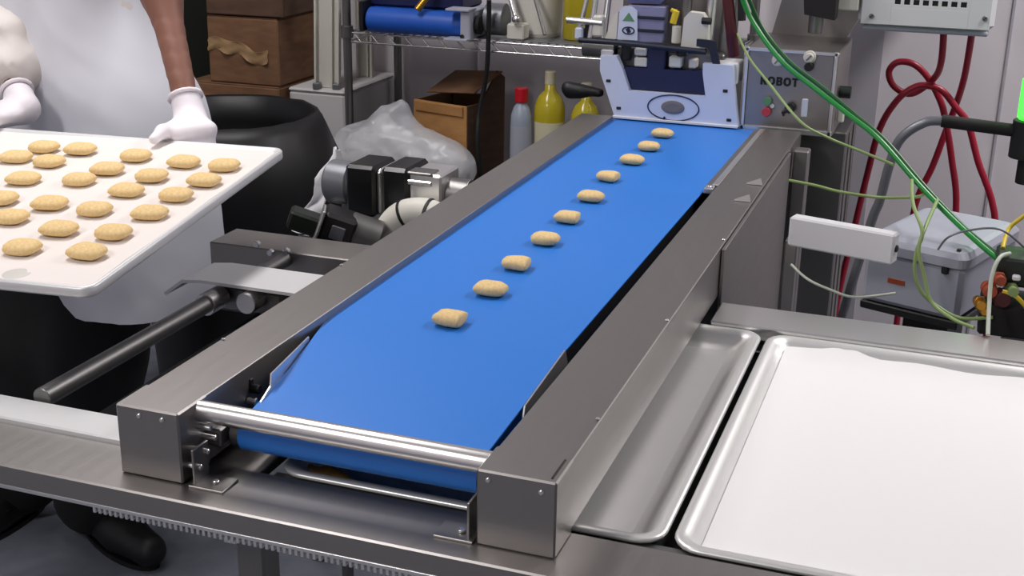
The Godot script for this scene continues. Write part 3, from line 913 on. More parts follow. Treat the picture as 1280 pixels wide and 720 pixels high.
# ---------------------------------------------------------------- control cabinet
func control_cabinet() -> void:
	var t := thing("control_cabinet", "stainless control cabinet with round knobs, lettered in black, right of the depositor", "cabinet", Vector3(0.48, 0, -2.0))
	var z := -1.86
	part(t, "body", w(t).box(Vector3(0.478, 1.018, -2.0), Vector3(0.21, 0.19, 0.278), 0.003), M.steel)
	part(t, "base", w(t).box(Vector3(0.49, 0.46, -2.06), Vector3(0.24, 0.92, 0.26), 0.003), M.steel_dark)
	part(t, "base_rib", w(t).box(Vector3(0.6115, 0.46, -2.0), Vector3(0.004, 0.9, 0.03), 0.001), M.steel)
	part(t, "base_rib", w(t).box(Vector3(0.6115, 0.46, -2.1), Vector3(0.004, 0.9, 0.02), 0.001), M.steel)
	var fr := part(t, "front_panel", w(t).box(Vector3(0.476, 1.02, z), Vector3(0.192, 0.176, 0.006), 0.002), M.steel)
	for e in [[0.476, 0.929, 0.21, 0.012], [0.476, 1.110, 0.21, 0.007]]:
		part(t, "panel_frame", w(t).box(Vector3(e[0], e[1], z + 0.002), Vector3(e[2], e[3], 0.014), 0.001), M.steel_bright)
	for e in [0.377, 0.5755]:
		part(t, "panel_frame", w(t).box(Vector3(e, 1.02, z + 0.002), Vector3(0.007, 0.19, 0.014), 0.001), M.steel_bright)
	for e in [[0.448, 1.090], [0.518, 1.102]]:
		var kn := part(t, "selector_knob", w(t).cyl(Vector3(e[0], e[1], z + 0.003), Vector3(e[0], e[1], z + 0.014), 0.014, 22).cyl(Vector3(e[0], e[1], z + 0.014), Vector3(e[0], e[1], z + 0.026), 0.010, 20), M.cream)
		part(kn, "pointer", w(t).box(Vector3(e[0], e[1], z + 0.027), Vector3(0.003, 0.016, 0.003), 0.0005, Basis(Vector3.BACK, -0.7)), M.steel_dark)
	part(t, "switch_base", w(t).cyl(Vector3(0.518, 1.080, z + 0.003), Vector3(0.518, 1.080, z + 0.018), 0.010, 16), M.black)
	var tm := TextMesh.new()
	tm.text = "ROBOT"
	var sf := SystemFont.new()
	sf.font_names = PackedStringArray(["Droid Sans"])
	sf.font_weight = 700
	var fv := FontVariation.new()
	fv.base_font = sf
	fv.variation_embolden = 0.9
	tm.font = fv
	tm.font_size = 32
	tm.pixel_size = 0.00080
	tm.depth = 0.002
	var tx := MeshInstance3D.new()
	tx.name = "lettering"
	tx.mesh = tm
	tx.material_override = M.black
	tx.position = Vector3(0.4525, 1.040, z + 0.004) - t.position
	t.add_child(tx)
	part(t, "push_button", w(t).cyl(Vector3(0.432, 0.995, z + 0.003), Vector3(0.432, 0.995, z + 0.014), 0.0095, 18), M.dial_green, "green push button")
	part(t, "push_button", w(t).cyl(Vector3(0.431, 0.970, z + 0.003), Vector3(0.431, 0.970, z + 0.014), 0.0105, 18), M.dial_red, "red push button")
	part(t, "button_lamp", w(t).cyl(Vector3(0.443, 0.984, z + 0.003), Vector3(0.443, 0.984, z + 0.010), 0.005, 14), M.white)
	part(t, "rotary_switch", w(t).cyl(Vector3(0.485, 0.984, z + 0.003), Vector3(0.485, 0.984, z + 0.02), 0.012, 18).box(Vector3(0.479, 0.979, z + 0.02), Vector3(0.026, 0.009, 0.012), 0.002, Basis(Vector3.BACK, 0.6)), M.black, "black rotary switch")
	part(t, "switch_mark", w(t).cyl(Vector3(0.470, 0.965, z + 0.003), Vector3(0.470, 0.965, z + 0.006), 0.003, 10), M.black)
	part(t, "indicator", w(t).box(Vector3(0.516, 0.985, z + 0.004), Vector3(0.014, 0.042, 0.006), 0.002), M.pale_blue)
	# machine head above
	part(t, "top_hood", w(t).prism([Vector2(0.39, 1.113), Vector2(0.57, 1.113), Vector2(0.596, 1.165), Vector2(0.596, 1.30), Vector2(0.43, 1.30)], 0.08, Transform3D(Basis(), Vector3(0, 0, -2.2))), M.steel)
	part(t, "cylinder", w(t).cyl(Vector3(0.511, 1.140, -1.97), Vector3(0.511, 1.30, -1.97), 0.017, 20), M.steel_dark)
	part(t, "arm_cover", w(t).prism([Vector2(0.487, 1.185), Vector2(0.556, 1.175), Vector2(0.556, 1.32), Vector2(0.47, 1.32)], 0.06, Transform3D(Basis(), Vector3(0, 0, -1.995))), M.rubber, "dark cover over the cylinder")
	part(t, "side_knob", w(t).cyl(Vector3(0.585, 1.02, -1.90), Vector3(0.612, 1.02, -1.90), 0.014, 16), M.green_black)
	part(t, "side_clip", w(t).box(Vector3(0.594, 0.965, -1.90), Vector3(0.016, 0.03, 0.016), 0.003), M.cream)

# ---------------------------------------------------------------- person
func person() -> void:
	var o := Vector3(-0.88, 0, -1.05)
	var t := thing("person", "worker in white shirt, white apron, white gloves and black trousers holding a tray of dough", "person", o)
	var neck := Vector3(-0.87, 1.50, -1.07)
	var sl := Vector3(-0.685, 1.45, -1.11)
	var sr := Vector3(-1.055, 1.45, -1.11)
	var el := Vector3(-0.585, 1.275, -0.985)
	var er := Vector3(-1.01, 1.225, -0.985)
	var wl := Vector3(-0.463, 1.060, -0.872)
	var wr := Vector3(-0.805, 1.060, -0.838)
	var hl := Vector3(-0.79, 0.93, -1.07)
	var hr := Vector3(-0.96, 0.93, -1.07)
	var kl := Vector3(-0.84, 0.50, -1.02)
	var kr := Vector3(-1.03, 0.50, -1.03)
	var al := Vector3(-0.93, 0.10, -1.08)
	var ar := Vector3(-1.15, 0.10, -1.09)
	var body := w(t)
	var bones := [
		[Vector3(-0.93, 1.0, -1.06), Vector3(-0.95, 1.35, -1.07), 0.09, 0.085], [Vector3(-0.81, 1.0, -1.06), Vector3(-0.79, 1.35, -1.07), 0.09, 0.085],
		[Vector3(-0.95, 1.42, -1.09), Vector3(-0.79, 1.42, -1.09), 0.06, 0.06], [neck, Vector3(-0.87, 1.57, -1.05), 0.052, 0.05],
		[sl, el, 0.043, 0.033], [el, wl, 0.031, 0.022], [sr, er, 0.043, 0.033], [er, wr, 0.031, 0.022],
		[hl, kl, 0.075, 0.05], [kl, al, 0.05, 0.036], [hr, kr, 0.075, 0.05], [kr, ar, 0.05, 0.036],
		[al, al + Vector3(0.17, -0.06, 0.07), 0.035, 0.025], [ar, ar + Vector3(-0.02, -0.06, 0.18), 0.035, 0.025]]
	body.blob(bones, 0.014, 0.016)
	# head: skull, face, jaw, nose and ears on a grid of its own
	var hc := Vector3(-0.87, 1.655, -1.025)
	body.blob([[hc + Vector3(0, 0.03, -0.03), hc + Vector3(0, 0.03, 0.0), 0.080, 0.078], [hc + Vector3(-0.015, -0.01, 0.02), hc + Vector3(0.015, -0.01, 0.02), 0.064, 0.064], [hc + Vector3(0, -0.06, 0.03), hc + Vector3(0, -0.085, 0.045), 0.046, 0.032], [hc + Vector3(0, 0.0, 0.085), hc + Vector3(0, -0.03, 0.098), 0.009, 0.013], [hc + Vector3(-0.014, -0.066, 0.083), hc + Vector3(0.014, -0.066, 0.083), 0.009, 0.009], [hc + Vector3(-0.083, 0.01, -0.005), hc + Vector3(-0.083, -0.03, 0.0), 0.014, 0.009], [hc + Vector3(0.083, 0.01, -0.005), hc + Vector3(0.083, -0.03, 0.0), 0.014, 0.009], [hc + Vector3(0, -0.06, -0.03), neck + Vector3(0, 0.02, 0), 0.055, 0.052]], 0.006, 0.009)
	part(t, "body", body, M.skin)
	for s in [-1, 1]:
		var e := part(t, "eye", w(t).blob([[hc + Vector3(0.031 * s, 0.004, 0.070), hc + Vector3(0.031 * s, 0.004, 0.0701), 0.0125, 0.0125]], 0.003, 0.002), M.eye)
		part(e, "pupil", w(t).cyl(hc + Vector3(0.031 * s, 0.002, 0.080), hc + Vector3(0.031 * s, 0.002, 0.0835), 0.005, 12), M.hair)
	part(t, "hair", w(t).blob([[hc + Vector3(0, 0.045, -0.035), hc + Vector3(0, 0.055, 0.012), 0.086, 0.074], [hc + Vector3(-0.03, -0.01, -0.05), hc + Vector3(0.03, -0.01, -0.05), 0.062, 0.062]], 0.008, 0.01), M.hair)
	# white short-sleeved shirt, with folds
	var n := FastNoiseLite.new()
	n.seed = 4
	n.frequency = 5.0
	part(t, "shirt", w(t).blob([
		[Vector3(-0.95, 0.88, -1.06), Vector3(-0.97, 1.33, -1.07), 0.125, 0.115], [Vector3(-0.81, 0.88, -1.07), Vector3(-0.80, 1.33, -1.08), 0.115, 0.10], [Vector3(-0.87, 0.9, -1.03), Vector3(-0.87, 1.3, -1.03), 0.11, 0.10],
		[Vector3(-1.0, 1.43, -1.10), Vector3(-0.74, 1.43, -1.10), 0.075, 0.075], [sl, sl.lerp(el, 0.40), 0.070, 0.064], [sr, sr.lerp(er, 0.62), 0.073, 0.080],
		[Vector3(-1.05, 1.36, -1.05), Vector3(-1.02, 1.24, -0.985), 0.07, 0.062], [er, er.lerp(wr, 0.62), 0.066, 0.058], [er + Vector3(0.03, 0.05, 0.02), er.lerp(wr, 0.4) + Vector3(0.02, 0.03, 0.03), 0.05, 0.045]], 0.012, 0.018, n, Vector3(0.012, 0.0, 0.024)), M.shirt)
	# trousers and shoes
	part(t, "trousers", w(t).blob([[Vector3(-0.94, 0.98, -1.06), Vector3(-0.80, 0.98, -1.06), 0.118, 0.118], [hl, kl, 0.115, 0.098], [kl, al + Vector3(0.0, 0.0, 0), 0.098, 0.095], [hr, kr, 0.115, 0.098], [kr, ar, 0.098, 0.092], [Vector3(-0.97, 0.86, -1.06), Vector3(-0.98, 0.45, -1.03), 0.10, 0.07]], 0.014, 0.02), M.trousers)
	for e in [[al, Vector3(0.21, 0, 0.09)], [ar, Vector3(-0.03, 0, 0.22)]]:
		var a: Vector3 = e[0]
		var d: Vector3 = e[1]
		var gy := Vector3(a.x, 0.045, a.z)
		var sh := part(t, "shoe", w(t).blob([[gy - d * 0.18, gy + d * 0.35, 0.042, 0.042], [gy + Vector3(0, 0.03, 0), gy + d * 0.5 + Vector3(0, 0.0, 0), 0.042, 0.044], [gy + d * 0.5, gy + d * 0.95 + Vector3(0, -0.003, 0), 0.044, 0.038], [gy + Vector3(0, 0.02, 0), a + Vector3(0, 0.03, 0), 0.045, 0.042]], 0.009, 0.01), M.shoe)
		var so := w(t)
		var dir := d.normalized()
		var sx := dir.cross(Vector3.UP)
		var out := []
		for i in 24:
			var q := TAU * i / 24
			out.append(Vector2(0.047 * sin(q) * (1.0 + 0.12 * cos(q)), 0.145 * cos(q)))
		var bs := Basis(sx, dir, Vector3.UP)
		if bs.determinant() < 0:
			bs = Basis(-sx, dir, Vector3.UP)
		so.prism(out, 0.012, Transform3D(bs, Vector3(a.x, 0.0, a.z) + d * 0.40))
		part(sh, "sole", so, M.black)
	# gloves: palm, four bent fingers and a thumb closed on the tray's far edge
	glove(t, wl, el, 1.0)
	glove(t, wr, er, -1.0)
	# apron: a bib and a skirt; the skirt hangs lower on the worker's left
	var rows := []
	var nr := 34
	var nc := 31
	for i in nr:
		var l := []
		var v := float(i) / (nr - 1)
		for j in nc:
			var u := float(j) / (nc - 1)
			var hem := lerpf(0.80, 0.61, smoothstep(0.42, 0.62, u))
			var y := lerpf(1.42, hem, v)
			var half := lerpf(0.16, 0.195, smoothstep(1.42, 1.26, y)) + 0.095 * smoothstep(1.27, 1.02, y)
			var s := 2.0 * u - 1.0
			var cx := -0.885 + 0.03 * smoothstep(1.2, 0.9, y)
			var fold := 0.008 * sin(s * 9.0 + y * 3.0) * smoothstep(1.2, 0.9, y) + 0.006 * n.get_noise_2d(u * 3.0, y * 2.0)
			var zz := -0.905 - 0.15 * s * s * s * s - 0.05 * s * s + fold
			if y > 1.3:
				zz -= 0.03 * (y - 1.3) / 0.12
			l.append(Vector3(cx + half * s, y, zz))
		rows.append(l)
	var ap := part(t, "apron", w(t).sheet(rows, 0.003), M.apron)
	part(ap, "apron_strap", w(t).tube([Vector3(-0.99, 1.40, -0.955), Vector3(-0.955, 1.50, -1.02), Vector3(-0.92, 1.535, -1.10), Vector3(-0.87, 1.545, -1.125), Vector3(-0.82, 1.535, -1.10), Vector3(-0.785, 1.50, -1.02), Vector3(-0.745, 1.40, -0.955)], 0.006, 8), M.apron)

func glove(t: Node3D, wrist: Vector3, elbow: Vector3, s: float) -> void:   # s = 1: the worker's left hand
	var edge := tray_frame()
	var b := w(t)
	# knuckles sit just behind and above the far edge of the tray
	var kx: float = wrist.x + 0.036 * s
	var loc := edge.affine_inverse() * Vector3(kx, 1.05, -0.80)
	var e := edge * Vector3(loc.x, 0.0, -0.012)
	var kc := e + Vector3(0, 0.010, -0.014)
	var pd := (kc - wrist).normalized()
	var lat := Vector3(s, 0, 0)
	lat = (lat - pd * lat.dot(pd)).normalized()
	var bones := [[wrist + (elbow - wrist).normalized() * 0.032, wrist, 0.0285, 0.027], [wrist, kc - lat * 0.026, 0.026, 0.0165], [wrist, kc - lat * 0.008, 0.024, 0.0165], [wrist, kc + lat * 0.010, 0.024, 0.016], [wrist, kc + lat * 0.027, 0.024, 0.0145]]
	var lens := [0.90, 1.0, 0.95, 0.78]
	for i in 4:
		var k := kc + lat * (-0.027 + 0.0185 * i)
		var ln: float = lens[i]
		var p1 := k + Vector3(0.0, -0.032, 0.004) * ln
		var p2 := p1 + Vector3(0.0, -0.016, 0.022) * ln
		var p3 := p2 + Vector3(0.0, 0.0, 0.022) * ln
		bones.append([k, p1, 0.0095, 0.009])
		bones.append([p1, p2, 0.009, 0.0085])
		bones.append([p2, p3, 0.0085, 0.0075])
	var tb := wrist.lerp(kc, 0.40) - lat * 0.026
	var t1 := kc - lat * 0.046 + Vector3(0, 0.010, 0.012)
	var t2 := t1 + Vector3(0.006 * s, -0.006, 0.036)
	bones.append([tb, t1, 0.015, 0.0115])
	bones.append([t1, t2, 0.0115, 0.009])
	b.blob(bones, 0.0042, 0.0035)
	var gl := part(t, "glove", b, M.glove)
	# rolled cuff
	var ring := []
	var ax := (elbow - wrist).normalized()
	var f := B.frame(ax)
	for i in 17:
		var a := TAU * i / 16
		ring.append(wrist + ax * 0.048 + f * (Vector3(cos(a), 0, sin(a)) * 0.0295))
	part(gl, "cuff", w(t).tube(ring, 0.004, 8, false), M.glove)

# ---------------------------------------------------------------- left of the conveyor, beyond the cross beam
func left_side() -> void:
	var t := thing("stepper_motor", "black and silver square stepper motor with round grey end beyond the cross beam", "motor", Vector3(-0.18, 0.85, -1.10), 0.06)
	var cy := 0.909
	part(t, "round_housing", w(t).lathe(Vector3(-0.305, cy, -1.10), Vector3.RIGHT, [[0, 0], [0.036, 0], [0.043, 0.006], [0.043, 0.05], [0.039, 0.055], [0.039, 0.062], [0, 0.062]], 28), M.grey_pipe, "round grey end housing")
	part(t, "rear_body", w(t).box(Vector3(-0.214, cy, -1.10), Vector3(0.062, 0.100, 0.100), 0.006), M.black_gloss)
	part(t, "end_plate", w(t).box(Vector3(-0.175, cy, -1.10), Vector3(0.016, 0.092, 0.092), 0.008), M.steel_bright)
	part(t, "front_body", w(t).box(Vector3(-0.140, cy, -1.10), Vector3(0.056, 0.106, 0.106), 0.007), M.black_gloss)
	var gh := part(t, "gear_head", w(t).box(Vector3(-0.080, cy, -1.10), Vector3(0.066, 0.092, 0.092), 0.004), M.steel_bright)
	part(gh, "head_rib", w(t).box(Vector3(-0.09, cy + 0.028, -1.054), Vector3(0.05, 0.010, 0.008), 0.002), M.bolt)
	part(gh, "head_rib", w(t).box(Vector3(-0.09, cy + 0.046, -1.07), Vector3(0.05, 0.006, 0.04), 0.002), M.steel_dark)
	part(t, "output_boss", w(t).cyl(Vector3(-0.06, cy, -1.10), Vector3(-0.005, cy, -1.10), 0.032, 24), M.steel_dark)
	part(t, "mount_foot", w(t).box(Vector3(-0.10, 0.850, -1.10), Vector3(0.12, 0.03, 0.07), 0.003), M.steel_dark)
	part(t, "motor_rail", w(t).box(Vector3(-0.16, 0.825, -1.10), Vector3(0.29, 0.024, 0.10), 0.003), M.steel_dark)
	part(t, "stand", w(t).box(Vector3(-0.12, 0.407, -1.13), Vector3(0.06, 0.813, 0.06), 0.003), M.steel_dark)

	var g := thing("gear_motor", "small dark gear motor with a square grey face, lying tilted under the stepper motor", "motor", Vector3(-0.213, 0.842, -0.93), 0.45)
	g.rotation.z = -0.35
	part(g, "square_body", B.new().box(Vector3(0, 0.030, 0), Vector3(0.062, 0.062, 0.07), 0.006), M.black)
	part(g, "face_frame", B.new().box(Vector3(0, 0.030, 0.037), Vector3(0.054, 0.054, 0.006), 0.004), M.rubber)
	part(g, "face_plate", B.new().box(Vector3(0, 0.030, 0.041), Vector3(0.026, 0.026, 0.004), 0.002), M.grey_pipe)
	part(g, "edge_strip", B.new().box(Vector3(-0.034, 0.030, 0.02), Vector3(0.006, 0.066, 0.05), 0.002), M.steel_bright)
	part(g, "round_body", B.new().cyl(Vector3(0.02, 0.030, -0.005), Vector3(0.082, 0.030, -0.005), 0.036, 26, 0.004), M.steel_dark)
	part(g, "stand", w(g).cyl(Vector3(-0.205, 0, -0.935), Vector3(-0.205, 0.862, -0.935), 0.012, 14), M.steel_dark)
	part(g, "tail_box", B.new().box(Vector3(-0.06, 0.018, -0.01), Vector3(0.06, 0.036, 0.05), 0.005), M.green_black)

	# white ribbed duct with black bands
	var c := thing("flexible_duct", "white curved duct with two black bands between gear motor and rail", "duct", Vector3(-0.12, 0.84, -1.012))
	var pts := []
	for i in 9:
		var a := deg_to_rad(10.0 + i * 18.0)
		pts.append(Vector3(-0.068 - 0.075 * cos(a), 0.818 + 0.075 * sin(a), -1.012))
	part(c, "tube", w(c).tube(pts, 0.028, 16), M.cream)
	for i in [3, 5]:
		var d: Vector3 = (pts[i + 1] - pts[i - 1]).normalized()
		part(c, "band", w(c).cyl(pts[i] - d * 0.003, pts[i] + d * 0.003, 0.030, 20), M.black)
	# white plastic wedge standing left of the motor
	var rows := []
	for i in 12:
		var v := float(i) / 11
		var l := []
		for j in 5:
			var u := float(j) / 4 - 0.5
			var wd := lerpf(0.022, 0.075, pow(v, 2.5))
			l.append(Vector3(lerpf(-0.350, -0.395, v) + u * wd + 0.006 * sin(v * 14.0), lerpf(0.945, 0.775, v), -1.22 + 0.06 * v + 0.012 * sin(u * 5.0 + v * 9.0)))
		rows.append(l)
	solo("plastic_sheet", B.new().sheet(rows, 0.003), M.white, "narrow white plastic strip standing between black bin and motor", "plastic sheet", "", Vector3(-0.41, 0.775, -1.17))
	part(get_node("plastic_sheet"), "holder", B.new((get_node("plastic_sheet") as Node3D).transform.affine_inverse()).box(Vector3(-0.395, 0.385, -1.16), Vector3(0.03, 0.78, 0.02), 0.003), M.steel_dark)

	var bn := thing("rubbish_bin", "tall black rubbish bin with its liner bulging over the rim, behind the worker", "bin", Vector3(-0.965, 0, -1.78))
	part(bn, "tub", B.new().lathe(Vector3.ZERO, Vector3.UP, [[0, 0], [0.20, 0], [0.215, 0.02], [0.255, 0.70], [0.245, 0.70], [0.20, 0.03], [0, 0.03]], 36), M.black)
	var lr := []
	var nz := FastNoiseLite.new()
	nz.seed = 9
	nz.frequency = 3.0
	for e in [[0.252, 0.42], [0.272, 0.47], [0.292, 0.60], [0.305, 0.70], [0.29, 0.77], [0.258, 0.845], [0.238, 0.872], [0.222, 0.868], [0.215, 0.80], [0.225, 0.6]]:
		var rg := []
		for k in 40:
			var a := TAU * k / 40
			var r: float = e[0] + 0.012 * nz.get_noise_3d(cos(a) * 2.0, e[1] * 3.0, sin(a) * 2.0)
			rg.append(Vector3(r * cos(a), e[1], -r * sin(a)))
		lr.append(rg)
	var lb := B.new()
	lb.loops(lr)
	lb.fan(lr[-1], Vector3(0, 0.6, 0))
	lb.fan(lr[0], Vector3(0, 0.42, 0), true)
	part(bn, "liner", lb, M.bag_black, "black plastic liner")

func carton(label: String, at: Vector3, s: Vector3, turn: float, m: Material, mark := false) -> Node3D:
	var t := thing("cardboard_box", label, "box", at, turn, "stacked cardboard boxes")
	part(t, "body", B.new().box(Vector3(0, s.y / 2, 0), s, 0.004), m)
	part(t, "lid_flap", B.new().box(Vector3(0, s.y + 0.0015, s.z / 4), Vector3(s.x - 0.004, 0.003, s.z / 2 - 0.004), 0.001).box(Vector3(0, s.y + 0.0015, -s.z / 4), Vector3(s.x - 0.004, 0.003, s.z / 2 - 0.004), 0.001), m)
	if mark:
		var b := B.new()
		var z := s.z / 2
		b.prism([Vector2(0.045, s.y - 0.105), Vector2(0.095, s.y - 0.105), Vector2(0.095, s.y - 0.080), Vector2(0.045, s.y - 0.080)], 0.0012, Transform3D(Basis(), Vector3(0, 0, z)))
		b.prism([Vector2(0.050, s.y - 0.062), Vector2(0.086, s.y - 0.062), Vector2(0.080, s.y - 0.046), Vector2(0.068, s.y - 0.032), Vector2(0.056, s.y - 0.046)], 0.0012, Transform3D(Basis(), Vector3(0, 0, z)))
		part(t, "printed_mark", b, M.white, "white printed handling mark")
	return t

func back_left() -> void:
	carton("brown cardboard box hidden low behind the black bin, bottom of its stack", Vector3(-1.265, 0, -2.47), Vector3(0.34, 0.40, 0.36), 0.0, M.board)
	carton("brown cardboard box with a white printed mark, below the taped box", Vector3(-1.262, 0.404, -2.47), Vector3(0.32, 0.43, 0.35), 0.0, M.board, true)
	var up := carton("brown cardboard box with torn crumpled tape, on the marked box left of the white profile", Vector3(-1.225, 0.838, -2.47), Vector3(0.245, 0.20, 0.33), 0.0, M.board)
	var rows := []
	for i in 6:
		var l := []
		for j in 19:
			var u := float(j) / 18
			var v := float(i) / 5
			l.append(Vector3(-0.118 + u * 0.205, 0.135 - v * 0.04 - 0.028 * smoothstep(0.4, 0.75, u) + 0.006 * sin(u * 13.0), 0.166 + 0.007 * absf(sin(u * 9.0 + v * 2.0)) + 0.004 * sin(v * 9.0 + u * 17.0)))
		rows.append(l)
	part(up, "tape", B.new().sheet(rows, -0.001), M.tape, "crumpled brown tape")
	carton("brown cardboard box at the very top of the stack, cut by the picture's edge", Vector3(-1.215, 1.045, -2.47), Vector3(0.26, 0.26, 0.34), 0.02, M.board_dark)
	var gb := thing("storage_cabinet", "dull olive storage cabinet in the dark behind the worker", "cabinet", Vector3(-1.84, 0, -2.50))
	part(gb, "body", B.new().box(Vector3(0, 0.80, 0), Vector3(0.72, 1.60, 0.40), 0.005), M.olive)
	part(gb, "door", B.new().box(Vector3(-0.18, 0.80, 0.204), Vector3(0.345, 1.52, 0.012), 0.003), M.olive)
	part(gb, "door", B.new().box(Vector3(0.18, 0.80, 0.204), Vector3(0.345, 1.52, 0.012), 0.003), M.olive)
	part(gb, "handle", B.new().box(Vector3(0.03, 0.55, 0.218), Vector3(0.012, 0.12, 0.016), 0.003), M.steel_dark)
	part(gb, "red_notice", B.new().box(Vector3(0.21, 1.10, 0.2115), Vector3(0.15, 0.09, 0.003), 0.001), M.red_dark, "dark red notice plate")
	# white foam boxes
	var fb := thing("foam_box", "white foam box with lid under the white plastic profiles", "box", Vector3(-0.995, 0.645, -2.515))
	part(fb, "body", B.new().box(Vector3(0, 0.089, 0), Vector3(0.188, 0.178, 0.365), 0.006), M.foam)
	part(fb, "lid", B.new().box(Vector3(0, 0.184, 0), Vector3(0.19, 0.012, 0.37), 0.006), M.foam)
	part(fb, "base_rim", B.new().box(Vector3(0, 0.004, 0), Vector3(0.192, 0.008, 0.375), 0.003), M.white)
	var cr := thing("plastic_crate", "dark grey plastic crate under the white foam box", "crate", Vector3(-0.995, 0, -2.51))
	part(cr, "body", B.new().box(Vector3(0, 0.31, 0), Vector3(0.17, 0.618, 0.33), 0.008), M.grey_pipe)
	part(cr, "rim", B.new().box(Vector3(0, 0.63, 0), Vector3(0.184, 0.026, 0.35), 0.006), M.grey_pipe)
	part(cr, "rib", B.new().box(Vector3(0, 0.42, 0.167), Vector3(0.16, 0.02, 0.01), 0.003), M.grey_pipe)
	# plastic profiles
	for e in [[Vector3(-0.972, 0.836, -2.37), 0.0, "wide white plastic channel profile standing upright on the foam box", 0.076], [Vector3(-0.958, 0.836, -2.60), 0.01, "white plastic channel profile standing behind the wide one on the foam box", 0.05]]:
		var pf := thing("plastic_profile", e[2], "profile", e[0], 0.25)
		pf.rotation.z = -0.03 if e[1] == 0.0 else -0.01
		var hw: float = e[3] / 2
		var hh := 1.1
		part(pf, "web", B.new().box(Vector3(0, hh / 2, 0.0), Vector3(hw * 2, hh, 0.006), 0.001), M.cream)
		part(pf, "rib", B.new().box(Vector3(-hw + 0.003, hh / 2, 0.012), Vector3(0.006, hh, 0.03), 0.001), M.cream)
		part(pf, "rib", B.new().box(Vector3(hw - 0.003, hh / 2, 0.012), Vector3(0.006, hh, 0.03), 0.001), M.cream)
		part(pf, "rib", B.new().box(Vector3(hw * 0.35, hh / 2, 0.010), Vector3(0.006, hh, 0.02), 0.001), M.cream)
		if e[1] == 0.0:
			for k in [-1, 1]:
				part(pf, "end_clip", B.new().box(Vector3(hw * 0.8 * k, 0.008, 0.02), Vector3(0.022, 0.02, 0.03), 0.003), M.grey_pipe)

